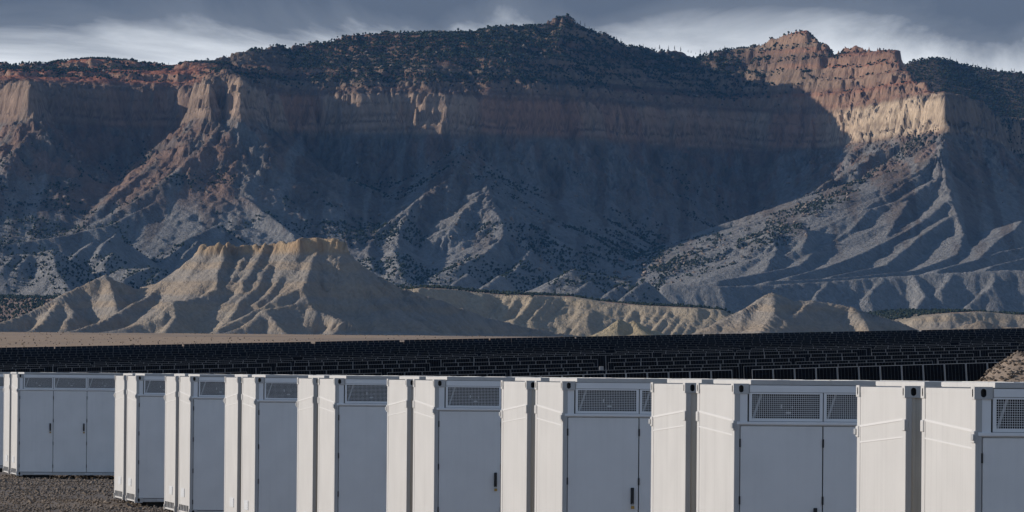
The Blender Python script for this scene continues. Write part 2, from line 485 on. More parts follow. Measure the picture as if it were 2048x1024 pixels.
# carve gullies
mA = np.clip((HA - baseA) / 6, 0, 1)
HA0 = HA.copy()
mR = mA * (XA > -140) * (XA < 70) * (YA < 5180)
HA = carve(HA, XA, YA, DXA, DYA, 36, .07, mR, 6, .4)
HA = carve(HA, XA, YA, DXA, DYA, 46, .012, mA, 1, .35)
HA = carve(HA, XA, YA, DXA, DYA, 23, .032, mA, 2, .45)
HA = carve(HA, XA, YA, DXA, DYA, 11, .045, mA, 3, .5)
HA = carve(HA, XA, YA, DXA, DYA, 6, .06, mA, 4, .5)
HA += ((fbm(XA / 9, YA / 9, 9, 3) - .5) * .6 * mA + (fbm(XA / 60, YA / 60, 12, 3) - .5) * 1.6).astype(np.float32)
# the mesa's sandstone cap: everything above the ledge stands up as a low cliff
inmesa = sstep(4600, 4680, YA) * (1 - sstep(4900, 4960, YA)) * sstep(-260, -225, XA) * (1 - sstep(-115, -100, XA))
led = np.interp(XA, [-224, -205, -170, -150, -128, -118], [86, 88, 91, 92, 93, 90]) + (fbm(XA / 6, YA / 6, 21, 3) - .5) * 8
topc = np.interp(XA, [-224, -216, -205, -196, -188, -178, -168, -160, -154, -128, -118], [95.5, 97, 97.5, 94.5, 95.5, 97, 97.5, 98, 101.5, 101.5, 98]) + (vnoise(XA / 3.4, YA / 6, 22) - .5) * np.where(XA < -158, 5.0, 1.6)
cap = sstep(0, 3.2, HA - led) * inmesa
HA = HA + cap * (np.maximum(topc, HA) - HA).astype(np.float32) * .95
HA = np.where((cap > .5) & (HA > topc), topc + (HA - topc) * .1, HA).astype(np.float32)

# ------------------------------------------------------------------ the mountain
DXB, DYB = 2.0, 2.5
XB, YB, HB = grid(-1120, 745, DXB, 6350, 9000, DYB)
gp = np.interp(XB / YB, [-.08, -.01, .02, .05, .08], [73, 73, 62, 56, 53]) + (YB - 6350) * np.interp(YB, [6350, 7200, 9000], [.006, .02, .03])
HB = gp.astype(np.float32)
baseB = HB.copy()
Z0 = 300.0
def on_z(px, py, z=Z0):
    a = W(px, py, 1000.0); return W(px, py, 1000.0 * (z - CAMZ) / (a[2] - CAMZ))
CB = [(-1500, 246), (-900, 240), (-500, 246), (-250, 240), (-60, 241), (0, 240), (50, 233), (84, 233), (104, 243), (170, 246), (250, 248), (330, 250), (372, 249), (388, 236), (424, 232), (440, 239), (456, 236), (484, 231),
      (512, 240), (535, 253), (580, 261), (640, 263), (700, 262), (800, 263), (900, 264), (1000, 267), (1100, 270), (1200, 276), (1300, 285), (1400, 291), (1500, 296),
      (1590, 294), (1650, 291), (1700, 286), (1760, 277), (1820, 267), (1860, 260), (1886, 257)]
cbw = [on_z(*p)[:2] for p in CB]
for px, d in ((1912, 7850), (1945, 7930), (1975, 8040), (1992, 8200), (2010, 8480), (2060, 8600), (2500, 8650)):
    cbw.append(W(px, 300, d)[:2])
D = sdist(XB, YB, cbw)
D0 = D.copy()
D = D + (1 - .8 * sstep(18, 60, D0)) * ((fbm(XB / 85, YB / 85, 50, 3) - .5) * 24 + (fbm(XB / 22, YB / 22, 51, 3) - .5) * 16 + (vnoise(XB / 8, YB / 8, 52) - .5) * 6)
# crest line
CR = [(-1500, 128, 8150), (-900, 110, 8150), (-500, 126, 8150), (-200, 120, 8150), (0, 131, 8150), (100, 127, 8150), (185, 117, 8150), (230, 124, 8150), (290, 129, 8150), (350, 132, 8150), (400, 120, 8160), (460, 107, 8180),
      (520, 94, 8220), (545, 88, 8240), (590, 91, 8280), (640, 83, 8320), (690, 69, 8360), (720, 65, 8380), (780, 66, 8400), (850, 63, 8430), (950, 61, 8480), (1000, 51, 8500),
      (1075, 50, 8520), (1095, 43, 8525), (1112, 34, 8530), (1120, 28, 8530), (1132, 29, 8535), (1150, 40, 8540), (1180, 54, 8560), (1220, 72, 8600), (1260, 89, 8640), (1300, 99, 8680),
      (1350, 104, 8700), (1400, 104, 8700), (1450, 101, 8700), (1490, 98, 8690), (1520, 84, 8660), (1550, 69, 8620), (1580, 57, 8590), (1612, 54, 8560), (1640, 70, 8530),
      (1670, 84, 8510), (1720, 89, 8470), (1760, 90, 8440), (1785, 97, 8400), (1802, 110, 8360), (1825, 150, 8300), (1850, 200, 8250)]
crw = np.array([W(*p) for p in CR])
o_ = np.argsort(crw[:, 0]); crw = crw[o_]
xs1 = XB[0]
yc = np.interp(xs1, crw[:, 0], crw[:, 1]); zc = np.interp(xs1, crw[:, 0], crw[:, 2])
ii = np.clip(((yc - YB[0, 0]) / DYB).astype(int), 0, XB.shape[0] - 1)
Dc = np.maximum(D[ii, np.arange(len(xs1))], 70.0)
kern = np.ones(41) / 41
Dc = np.convolve(np.pad(Dc, 20, 'edge'), kern, 'valid')
tal = Z0 - 250 * (1 - np.exp(np.minimum(D, 0) / 275))
u = np.clip((D - 16) / (Dc[None, :] - 16), 0, 1.3)
upz = 346 + (zc[None, :] - 346) * np.minimum(u, 1) ** .8 - np.maximum(YB - yc[None, :], 0) * .25
cl = np.interp(D, [0, 3, 6, 9, 15, 20], [0, 11, 13, 30, 44, 46])
wall = np.where(D < 0, tal, np.where(D < 16, Z0 + cl, upz))
wall = wall + 0.0
HB = smax(wall.astype(np.float32), HB, 14.0)
def tB(start, pts, m=.4, s=.6, k=3, conc=.3): polyline_tent(HB, XB, YB, spur(start, pts, m), s * 1.4, min(k, 3), DXB, DYB, conc)
def on_wall(px, py):
    """distance at which the ray through the pixel meets the mountain as built so far"""
    for d in np.arange(6500, 8900, 4.0):
        x, y, z = W(px, py, d)
        i = int((y - YB[0, 0]) / DYB); j = int((x - XB[0, 0]) / DXB)
        if 0 <= i < HB.shape[0] and 0 <= j < HB.shape[1] and HB[i, j] >= z: return d
    return 8000.0
def rib(pts, m=.45, s=.62, k=4, out=6): 
    tB((pts[0][0], pts[0][1], on_wall(*pts[0]) - out), pts[1:], m, s, k)
# left talus ribs
rib([(55, 256), (30, 300), (0, 350), (-60, 420)], .5)
rib([(187, 262), (148, 319), (105, 389), (62, 436), (31, 467)], .52)
rib([(150, 275), (118, 330), (92, 380)], .6)
rib([(289, 272), (262, 318), (240, 360)], .58)
rib([(367, 250), (312, 323), (234, 381), (168, 448)], .5)
rib([(440, 244), (380, 318), (320, 366), (262, 405), (184, 451)], .5)
def ridgeB(pts, sl=.85, k=3, conc=.3, sr=None): polyline_tent(HB, XB, YB, [W(*p) for p in pts], sl, k, DXB, DYB, conc, None, sr)
ridgeB([(504, 248, 7640), (473, 319, 7560), (426, 350, 7520), (340, 389, 7470), (219, 449, 7390), (129, 470, 7350), (0, 490, 7300), (-150, 512, 7250)], .75)
rib([(426, 352), (500, 400), (560, 445), (600, 480)], .38, .58)
# ribs in the middle
rib([(560, 300), (575, 345), (583, 398), (560, 430)], .6, .7)
rib([(735, 310), (722, 345), (706, 375)], .6, .7)
rib([(790, 318), (770, 365), (745, 405), (722, 436)], .55, .7)
def ridgeB(pts, sl=.85, k=3, conc=.3, sr=None): polyline_tent(HB, XB, YB, [W(*p) for p in pts], sl, k, DXB, DYB, conc, None, sr)
ridgeB([(925, 290, 7930), (918, 315, 7760), (910, 334, 7640), (856, 383, 7560), (823, 410, 7520), (753, 463, 7440), (713, 483, 7400), (640, 505, 7340)], .72)
ridgeB([(968, 384, 7575), (930, 420, 7500), (905, 450, 7440)], .5, 3, .1, .8)
ridgeB([(965, 345, 7700), (975, 374, 7590), (989, 393, 7570), (1015, 410, 7555), (1055, 450, 7520), (1105, 486, 7490), (1171, 529, 7450)], .72)
ridgeB([(975, 376, 7588), (985, 410, 7520), (1005, 445, 7450), (1008, 468, 7400), (978, 500, 7330), (918, 532, 7250)], .42, 3, .1, .9)
ridgeB([(823, 412, 7518), (800, 455, 7430), (790, 500, 7330), (800, 540, 7230)], .75)
ridgeB([(753, 465, 7438), (735, 500, 7350), (745, 535, 7260)], .75)
ridgeB([(1008, 470, 7398), (1060, 500, 7370), (1030, 540, 7270), (985, 565, 7190)], .8)
rib([(1000, 330), (1080, 400), (1130, 450)], .55, .6)
rib([(1180, 340), (1230, 430), (1240, 470)], .55, .6)
rib([(1390, 330), (1370, 420), (1340, 470)], .55, .55)
# foothills on the left
ridgeB([(434, 450, 7150), (376, 475, 7100), (325, 509, 7040)], .8); ridgeB([(434, 450, 7150), (480, 478, 7175), (540, 512, 7195)], .7)
ridgeB([(395, 482, 7090), (372, 505, 7040), (352, 535, 6990)], .9); ridgeB([(372, 486, 7085), (340, 508, 7030), (328, 535, 6990)], .9)
ridgeB([(185, 485, 6980), (155, 503, 6945), (138, 522, 6910)], .85); ridgeB([(185, 485, 6980), (215, 512, 6990), (240, 530, 6990)], .75)
ridgeB([(232, 467, 7015), (205, 488, 6970), (196, 510, 6930)], .85); ridgeB([(232, 467, 7015), (262, 494, 7010), (300, 532, 6995)], .75)
ridgeB([(225, 505, 6920), (208, 525, 6885), (214, 548, 6850)], .9)
ridgeB([(106, 498, 6850), (60, 506, 6850), (0, 512, 6840), (-80, 520, 6830)], .8)
ridgeB([(106, 499, 6850), (112, 540, 6790), (150, 590, 6720)], .7)
ridgeB([(28, 511, 6843), (8, 530, 6815)], .95); ridgeB([(60, 507, 6848), (38, 530, 6815)], .95)
ridgeB([(300, 535, 6760), (268, 546, 6735), (245, 560, 6710)], .9); ridgeB([(325, 540, 6760), (300, 560, 6720)], .9)
ridgeB([(240, 536, 6780), (300, 536, 6760), (360, 556, 6760)], .8)
# foothills on the right
rib([(1820, 260), (1669, 352), (1540, 438), (1440, 474), (1350, 497), (1220, 518), (1190, 528)], .45, .6, out=10)
ridgeB([(1886, 264, 7790), (1876, 300, 7730), (1888, 345, 7650), (1902, 395, 7560), (1918, 440, 7480), (1935, 500, 7370), (1950, 540, 7290)], .85)
ridgeB([(1872, 308, 7712), (1843, 342, 7665), (1766, 392, 7585), (1714, 425, 7535), (1662, 446, 7500), (1600, 478, 7450), (1570, 500, 7410)], .34, 3, .1, 1.0)
ridgeB([(1880, 350, 7635), (1800, 400, 7570), (1740, 417, 7540), (1696, 464, 7470), (1652, 490, 7420), (1628, 504, 7380), (1600, 530, 7300), (1532, 544, 7230), (1440, 560, 7150)], .34, 3, .1, 1.0)
ridgeB([(1818, 400, 7558), (1792, 440, 7490), (1772, 476, 7420)], .34, 3, .1, 1.0)
ridgeB([(1896, 400, 7545), (1852, 436, 7495), (1820, 458, 7450), (1768, 484, 7390), (1720, 508, 7330), (1652, 534, 7245), (1584, 552, 7165)], .34, 3, .1, 1.0)
ridgeB([(1905, 430, 7500), (1844, 470, 7415), (1800, 506, 7335), (1772, 530, 7275), (1664, 552, 7150)], .34, 3, .1, 1.0)
ridgeB([(1928, 466, 7425), (1916, 506, 7320), (1892, 518, 7280), (1832, 540, 7185), (1680, 556, 7055), (1540, 562, 6950)], .34, 3, .1, 1.0)
ridgeB([(2045, 440, 7480), (2030, 458, 7430), (2000, 476, 7385), (1956, 518, 7260), (1880, 538, 7170)], .34, 3, .1, 1.0)
ridgeB([(2250, 488, 7400), (2120, 490, 7370), (2048, 494, 7350), (2000, 503, 7320), (1940, 530, 7230)], .34, 3, .1, 1.0)
ridgeB([(2300, 530, 7150), (2048, 516, 7180), (1990, 530, 7130), (1960, 546, 7080)], .34, 3, .1, 1.0)
ridgeB([(1546, 461, 7440), (1554, 500, 7370), (1530, 540, 7290)], .34, 3, .1, 1.0)
ridgeB([(1604, 446, 7470), (1616, 470, 7430), (1604, 496, 7380)], .34, 3, .1, 1.0)
ridgeB([(2300, 540, 7000), (2048, 538, 7000), (1895, 545, 6990), (1765, 553, 6980), (1655, 562, 6960), (1540, 569, 6930), (1440, 572, 6900), (1330, 566, 6900)], .9, 4)
def tS2(a, b): tB((a[0], a[1], float(np.interp(a[0], [1330, 1440, 1540, 1655, 1765, 1895, 2048], [6895, 6895, 6925, 6955, 6975, 6985, 6995]))), b, .5, .66)
for a, b in (((1655, 563), [(1632, 590), (1610, 615)]), ((1765, 556), [(1735, 590)]), ((1830, 552), [(1850, 590), (1830, 620)]), ((1905, 548), [(1880, 580)]),
             ((1997, 590), [(1960, 610), (1925, 626)]), ((1990, 545), [(1985, 570), (1940, 605)]), ((1560, 570), [(1535, 590)])):
    tS2(a, b)
tB((1145, 540, 6700), [(1115, 560), (1095, 573)], .4, .6)
polyline_tent(HB, XB, YB, [W(1145, 540, 6700), W(1200, 548, 6720), W(1260, 563, 6700)], .55, 4, DXB, DYB)
for qx, qy in ((935, 545), (1000, 548), (1290, 560), (1240, 568), (1180, 560)):
    tB((qx, qy, 6650), [(qx - 22, qy + 16), (qx - 40, qy + 30)], .45, .7)

# relief: gullies, cliffs, ledges
hgt = HB - baseB
mB = np.clip(hgt / 12, 0, 1)
shale = (1 - sstep(190, 250, HB)) * mB
gy, gx = np.gradient(HB, DYB, DXB)
HB = carve(HB, XB, YB, DXB, DYB, 90, .06, mB * sstep(200, 270, HB), 11, .3)
HB = carve(HB, XB, YB, DXB, DYB, 42, .07, mB * (1 - .85 * shale), 12, .4)
HB = carve(HB, XB, YB, DXB, DYB, 20, .07, mB * (1 - .6 * shale), 13, .45)
HB = carve(HB, XB, YB, DXB, DYB, 10, .055, mB * (1 - .4 * shale), 14, .5)
HB += ((fbm(XB / 26, YB / 26, 60, 4) - .5) * 7 * sstep(270, 340, HB) + (fbm(XB / 14, YB / 14, 61, 3) - .5) * (.5 + 2.0 * sstep(150, 260, HB)) * mB).astype(np.float32)
# ledges: the upper slopes are stacked beds, hard ones stand up as small cliffs
def ledges(H, z0, z1, per, sharp, wobs, amt):
    w = (fbm(XB / 160, YB / 160, wobs, 2) - .5) * 8
    q = (H + w - z0) / per
    f = q - np.floor(q)
    st = np.floor(q) + sstep(.5 - sharp, .5 + sharp, f)
    m_ = sstep(z0 - 2, z0 + 4, H) * (1 - sstep(z1 - 4, z1, H)) * amt
    return H + m_ * (st * per - (H + w - z0) - per * .0 + 0) 
amtR = .20 + .32 * sstep(360, 460, XB) + .3 * (1 - sstep(-560, -300, XB))
HB = ledges(HB, 352, 480, 17.0, .13, 70, np.clip(amtR, 0, .95)).astype(np.float32)
HB = ledges(HB, 352, 480, 6.0, .15, 71, .4).astype(np.float32)
talm = sstep(110, 160, HB) * (1 - sstep(285, 300, HB)) * (D0 < 0) * (1 - sstep(280, 330, XB) * .85) * (1 - .8 * (1 - sstep(-290, -200, XB)))
HB = carve(HB, XB, YB, DXB, DYB, 55, .075, talm, 17, .4)
HB = carve(HB, XB, YB, DXB, DYB, 24, .075, talm, 18, .5)
upm = sstep(296, 306, HB)
HB = carve(HB, XB, YB, DXB, DYB, 15, .06, upm, 15, .6)
HB = carve(HB, XB, YB, DXB, DYB, 8, .055, upm, 16, .6).astype(np.float32)
HB += ((fbm(XB / 7, YB / 7, 62, 3) - .5) * 2.6 * sstep(290, 310, HB)).astype(np.float32)

# behind the right shoulder stands a wooded ridge
polyline_tent(HB, XB, YB, [W(1790, 135, 8850), W(1830, 121, 8850), (W(1872, 115, 8850)), W(1895, 119, 8850), W(1925, 129, 8850), W(1960, 136, 8840), W(2000, 143, 8830), W(2060, 147, 8820)], .55, 8, DXB, DYB, .1)

def sample(X, Y, H, dx, dy, x, y):
    fx = np.clip((x - X[0, 0]) / dx, 0, H.shape[1] - 1.001); fy = np.clip((y - Y[0, 0]) / dy, 0, H.shape[0] - 1.001)
    j = fx.astype(int); i = fy.astype(int); a = fx - j; b = fy - i
    return (H[i, j] * (1 - a) + H[i, j + 1] * a) * (1 - b) + (H[i + 1, j] * (1 - a) + H[i + 1, j + 1] * a) * b

def terrain_mesh(name, X, Y, H, dx, dy, rows, cols, material, colfn, back=.15):
    """resample the height grid so that rows crowd where the ground is steep and seen"""
    ys = Y[:, 0]
    gy = np.gradient(H, dy, axis=0)
    vis = np.where(gy > -.05, .30 + np.clip(gy, 0, 3), back)
    # ground hidden from the camera needs few rows
    ang = (H - CAMZ) / Y
    run = np.maximum.accumulate(ang, axis=0)
    vis = np.where(ang < run - .0016, vis * .6, vis)
    k = 24
    pad = np.pad(vis, ((0, 0), (k, k)), 'edge'); cs = np.cumsum(np.pad(pad, ((0, 0), (1, 0))), axis=1)
    vis = (cs[:, 2 * k + 1:] - cs[:, :-2 * k - 1]) / (2 * k + 1)
    cum = np.cumsum(vis, axis=0); cum = (cum - cum[0]) / (cum[-1] - cum[0])
    tt = np.linspace(0, 1, rows)
    V = np.zeros((rows, len(cols), 3)); 
    for n, j in enumerate(cols):
        y = np.interp(tt, cum[:, j], ys)
        V[:, n, 0] = X[0, j]; V[:, n, 1] = y; V[:, n, 2] = np.interp(y, ys, H[:, j])
    nC = len(cols)
    idx = np.arange(rows * nC).reshape(rows, nC)
    faces = np.stack([idx[:-1, :-1], idx[:-1, 1:], idx[1:, 1:], idx[1:, :-1]], -1).reshape(-1, 4)
    P = V.reshape(-1, 3)
    # slope of the grid at each vertex for the colours
    gyy, gxx = np.gradient(H, dy, dx)
    sl = sample(X, Y, np.hypot(gxx, gyy), dx, dy, P[:, 0], P[:, 1])
    me = np_mesh(name, P, faces, [material], True, colfn(P, sl))
    return mesh_obj(name, me)

def lerp(a, b, t): return a + (np.array(b) - a) * t[:, None]
def colA(P, sl):
    x, y, z = P.T
    n = fbm(x / 70, y / 70, 80, 3); n2 = fbm(x / 11, y / 11, 81, 3)
    c = np.tile(np.array([.30, .243, .183]), (len(P), 1))
    strat = vnoise(z / 5.0 + n * 1.5, z * 0, 83)
    c = lerp(c, (.25, .23, .205), sstep(.4, .7, strat) * .7)
    c = lerp(c, (.34, .285, .215), sstep(.55, .8, n) * .6)
    flat = 1 - sstep(.05, .16, sl)
    plain = (.40, .285, .19)
    c = lerp(c, plain, flat)
    c = lerp(c, (.27, .215, .165), flat * sstep(.45, .7, n2) * .7)
    far = sstep(5180, 5260, y)
    c = lerp(c, (.36, .295, .205), far * (1 - flat) * .7)
    c = lerp(c, (.30, .20, .15), far * sstep(.0, .5, flat) * .8)
    capm = sstep(88, 93, z) * sstep(4600, 4650, y) * (1 - sstep(4900, 4950, y)) * (x < -95) * (x > -240)
    c = lerp(c, (.40, .285, .165), capm * (.6 + .4 * n2))
    tie = sstep(.5, .62, fbm(x / 4, z / 30, 85, 2)) * capm
    c = lerp(c, (.27, .18, .11), tie * .5)
    cone = (np.hypot(x - 61, y - 3620) < 75)
    c = lerp(c, (.37, .30, .185), cone * (1 - flat) * .8)
    return c
def colB(P, sl):
    x, y, z = P.T
    n = fbm(x / 130, y / 130, 90, 3); n2 = fbm(x / 30, y / 30, 91, 3); n3 = fbm(x / 9, y / 9, 92, 2)
    zz = z + (n - .5) * 16
    c = np.tile(np.array([.275, .27, .262]), (len(P), 1))           # grey shale
    tl_ = sstep(150, 260, zz) * (.4 + .6 * n2)
    c = lerp(c, (.20, .165, .14), np.clip(tl_ * 1.4, 0, 1))          # rubble below the cliffs
    c = lerp(c, (.26, .17, .135), sstep(.52, .68, n2) * sstep(180, 290, zz) * .7)
    chute = fbm(x / 13 + n * 2, z / 110, 98, 3)
    tal_ = sstep(110, 170, z) * (1 - sstep(285, 300, z))
    c = lerp(c, (.25, .245, .24), tal_ * sstep(.52, .66, chute) * .8)
    c = lerp(c, (.135, .105, .09), tal_ * sstep(.52, .66, 1 - chute) * .6)
    c = lerp(c, (.27, .175, .13), (1 - sstep(-330, -250, x)) * sstep(175, 215, z) * (1 - sstep(290, 300, z)) * sstep(.35, .6, n2) * .75)
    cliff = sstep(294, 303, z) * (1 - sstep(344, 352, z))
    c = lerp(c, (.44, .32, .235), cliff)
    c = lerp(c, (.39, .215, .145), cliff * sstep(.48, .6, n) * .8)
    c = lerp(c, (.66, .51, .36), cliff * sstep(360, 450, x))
    c = lerp(c, (.24, .185, .14), cliff * sstep(508, 518, x))  # cliff right of the corner darkened, its shade put into the rock colour
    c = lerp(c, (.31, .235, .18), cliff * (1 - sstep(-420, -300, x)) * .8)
    up = sstep(344, 356, z)
    c = lerp(c, (.125, .10, .083), up)
    red = up * np.clip(sstep(.45, .6, fbm(x / 200 + 3, z / 14, 95, 2)) * np.clip(.25 + sstep(300, 400, x) + (1 - sstep(-420, -330, x)), 0, 1) + sstep(370, 440, x) * .6, 0, 1) * (1 - sstep(8480, 8560, y) * (x > 430))
    c = lerp(c, (.48, .19, .11), red * .9)
    bed = sstep(.62, .78, vnoise(zz / 2.6, z * 0, 97)) * sstep(290, 298, z)
    c = lerp(c, (.16, .11, .085), bed * .55)
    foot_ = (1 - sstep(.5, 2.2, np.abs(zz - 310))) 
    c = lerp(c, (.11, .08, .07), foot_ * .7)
    ledge = up * sstep(.7, 1.3, sl) * np.clip(.35 + sstep(280, 380, x) + (1 - sstep(-420, -330, x)), 0, 1)
    c = lerp(c, (.33, .215, .155), ledge * .6)
    pale = up * sstep(.6, .7, vnoise(z / 7, z * 0, 96)) * sstep(.5, 1.0, sl)
    c = lerp(c, (.38, .28, .20), pale * .5)
    flat = (1 - sstep(.06, .2, sl)) * (1 - sstep(100, 130, z))
    c = lerp(c, (.27, .19, .145), flat)
    return c * (.68 + .16 * n3[:, None])
colsA = list(range(0, XA.shape[1]))
foot = terrain_mesh('badland_hills', XA, YA, HA, DXA, DYA, 800, colsA, MT['rockA'], colA)
tag(foot, kind='structure')
jv = np.where(xs1 > -735)[0]
colsB = list(range(0, jv[0], 5)) + list(range(jv[0], XB.shape[1]))
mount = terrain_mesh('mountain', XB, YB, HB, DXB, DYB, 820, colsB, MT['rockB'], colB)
tag(mount, kind='structure')

# ------------------------------------------------------------------ the plain
def plain():
    ys = np.concatenate([np.array([-900, -400, -100, 0, 60, 100, 120]), np.arange(130, 260, 2.0), np.arange(260, 560, 8), np.arange(560, 1700, 20), np.arange(1700, 3360, 25),
                         np.arange(3360, 3500, 20), np.array([3600, 5200, 7000, 8400, 9300])])
    xs = np.concatenate([-np.geomspace(700, 2600, 6)[::-1], np.arange(-600, -60, 20), np.arange(-60, 60, 2.0), np.arange(60, 601, 20), np.geomspace(700, 2600, 6)])
    X, Y = np.meshgrid(xs, ys)
    Z = G(X, Y) + (fbm(X / 60, Y / 60, 12, 3) - .5) * 1.6 * sstep(1500, 3000, Y) + (fbm(X / 5, Y / 5, 13, 3) - .5) * .10 * sstep(120, 140, Y)
    Z -= sstep(3352, 3420, Y) * 3.0
    Z = np.where(Y > 3550, np.minimum(Z, 14.0), Z)
    P = np.stack([X, Y, Z], -1).reshape(-1, 3)
    n = len(xs)
    idx = np.arange(P.shape[0]).reshape(len(ys), n)
    faces = np.stack([idx[:-1, :-1], idx[:-1, 1:], idx[1:, 1:], idx[1:, :-1]], -1).reshape(-1, 4)
    c = np.tile(np.array([.205, .172, .145]), (len(P), 1))
    y = P[:, 1]; nn = fbm(P[:, 0] / 60, y / 120, 14, 3)
    c = lerp(c, (.40, .285, .19), sstep(700, 1600, y))
    c = lerp(c, (.27, .21, .16), sstep(.5, .7, nn) * sstep(700, 1600, y) * .7)
    return tag(mesh_obj('ground', np_mesh('ground', P, faces, [MT['ground']], True, c)), kind='structure')
plain()

# ------------------------------------------------------------------ scattered cover: junipers, boulders, gravel
OV = np.array([(1, 0, 0), (-.5, .87, 0), (-.5, -.87, 0), (.35, .6, .75), (-.7, 0, .75), (.35, -.6, .75), (0, 0, 1.1), (.1, .1, -.8)], float)
OF = np.array([(0, 1, 3), (1, 4, 3), (1, 2, 4), (2, 5, 4), (2, 0, 5), (0, 3, 5), (3, 4, 6), (4, 5, 6), (5, 3, 6), (1, 0, 7), (2, 1, 7), (0, 2, 7)])
def blobs(name, P, rad, squash, jit, material, smooth, sink):
    n = len(P)
    ang = RNG.uniform(0, 2 * math.pi, n)
    v = OV[None] * (1 + RNG.uniform(-jit, jit, (n, len(OV), 1)))
    c, s = np.cos(ang)[:, None], np.sin(ang)[:, None]
    x = v[..., 0] * c - v[..., 1] * s; y = v[..., 0] * s + v[..., 1] * c
    sq = squash * RNG.uniform(.8, 1.25, n)[:, None]
    V = np.stack([x * RNG.uniform(.8, 1.25, n)[:, None], y, v[..., 2] * sq], -1) * rad[:, None, None]
    V += P[:, None, :]; V[..., 2] += (rad * squash * (1 - sink))[:, None]
    faces = (OF[None] + (np.arange(n) * len(OV))[:, None, None]).reshape(-1, 3)
    return mesh_obj(name, np_mesh(name, V.reshape(-1, 3), faces, [material], smooth))

def scatter(n, X, Y, H, dx, dy, x0, x1, y0, y1, dens):
    x = RNG.uniform(x0, x1, n); y = RNG.uniform(y0, y1, n)
    keep = np.abs(x) < .0815 * y
    x = x[keep]; y = y[keep]
    z = sample(X, Y, H, dx, dy, x, y)
    # only where the slope is turned to the camera
    zb = sample(X, Y, H, dx, dy, x, y + 6); 
    p = dens(x, y, z, (zb - z) / 6) > RNG.uniform(0, 1, len(x))
    return np.stack([x, y, z], -1)[p]
GX, GY = np.gradient(HB, DYB, DXB)[::-1]
SLB = np.hypot(GX, GY)
def densB(x, y, z, s):
    n = fbm(x / 75, y / 75, 100, 3); n2 = fbm(x / 25, y / 25, 101, 2)
    sl = sample(XB, YB, SLB, DXB, DYB, x, y)
    up = sstep(350, 375, z) * sstep(.33, .46, n + .16 * sstep(370, 430, z) - .10 * (x < -330)) * (1 - sstep(1.3, 2.1, sl)) * (1 - .75 * sstep(395, 450, x) * (y < 8500))
    back = (y > 8500) * (x > 480) * .9
    mid = sstep(.54, .64, n) * sstep(.42, .6, n2) * sstep(130, 170, z) * (1 - sstep(230, 285, z)) * (x < 330) * .5
    px = 1024 + x / y * F
    low = sstep(.42, .55, n) * (z < 175) * (px > 640) * (px < 1330) * .45
    lowL = sstep(.45, .58, n) * (z < 200) * (px > -20) * (px < 520) * .35
    spurR = (px > 1220) * (px < 1880) * sstep(.42, .55, n2) * .9 * np.exp(-((z - np.interp(px, [1220, 1440, 1540, 1669, 1820], [115, 140, 165, 218, 285])) / 13) ** 2)
    flats = (z < 90) * (sl < .15) * sstep(.45, .55, n) * .9
    return np.clip(up + back + mid + low + lowL + spurR + flats, 0, 1)
TP = scatter(330000, XB, YB, HB, DXB, DYB, -740, 740, 6360, 8990, densB)
def densA(x, y, z, s):
    n = fbm(x / 40, y / 40, 103, 3)
    px = 1024 + x / y * F
    return (y > 5345) * (np.abs(s) < .3) * np.where(px > 560, sstep(.3, .45, n) * .8, .45 + .5 * sstep(.3, .5, n))
TA = scatter(20000, XA, YA, HA, DXA, DYA, -500, 500, 5330, 6400, densA)
TP = np.vstack([TP, TA])
nb = 5200
bx = RNG.uniform(-330, 330, nb); by = RNG.uniform(1700, 4650, nb)
kb = (np.abs(bx) < .081 * by) & (fbm(bx / 70, by / 160, 120, 3) > .44)
bx = bx[kb]; by = by[kb]
bz = np.where(by > 3352, sample(XA, YA, HA, DXA, DYA, bx, by), G(bx, by) + (fbm(bx / 60, by / 60, 12, 3) - .5) * 1.6 * sstep(1500, 3000, by))
kb = (np.where(by > 3352, sample(XA, YA, HA, DXA, DYA, bx, by) - sample(XA, YA, baseA, DXA, DYA, bx, by), 0) < 2)
bush = blobs('desert_brush', np.stack([bx, by, bz], -1)[kb], RNG.uniform(.15, .36, int(kb.sum())), .8, .3, MT['brush'], False, .2)
tag(bush, 'low grey brush dotted over the tan plain', 'brush', kind='stuff')
rad = RNG.uniform(.8, 1.75, len(TP)); print('trees', len(TP))
jun = blobs('juniper_scrub', TP, rad, .95, .28, MT['leaf'], False, .15)
tag(jun, 'dark juniper scrub dotted over the mountain slopes and terraces', 'scrub', kind='stuff')
def densR(x, y, z, s):
    n = fbm(x / 50, y / 50, 110, 3)
    px = 1024 + x / y * F
    sl = sample(XB, YB, SLB, DXB, DYB, x, y)
    tal_ = sstep(185, 250, z) * (1 - sstep(296, 302, z)) * sstep(.44, .6, n) * (1 - sstep(1.1, 1.6, sl)) * np.where(px < 520, .8, .25)
    spurR = (px > 1220) * (px < 1880) * .95 * np.exp(-((z - np.interp(px, [1220, 1440, 1540, 1669, 1820], [115, 140, 165, 218, 285])) / 14) ** 2)
    up = sstep(350, 380, z) * sstep(.5, .6, n) * .3
    hill = (z > 110) * (z < 200) * (px > 640) * (px < 1120) * sstep(.5, .62, n) * .4
    return np.clip(tal_ + spurR + up + hill, 0, 1)
RP = scatter(20000, XB, YB, HB, DXB, DYB, -740, 740, 6360, 8700, densR)
rad = RNG.uniform(.5, 1.0, len(RP)) ** 2 * 2.6 + .4
bo = blobs('boulder_rubble', RP, rad, .8, .3, MT['boulder'], False, .45)
tag(bo, 'tan boulders strewn down the slopes below the cliffs', 'boulders', kind='stuff')
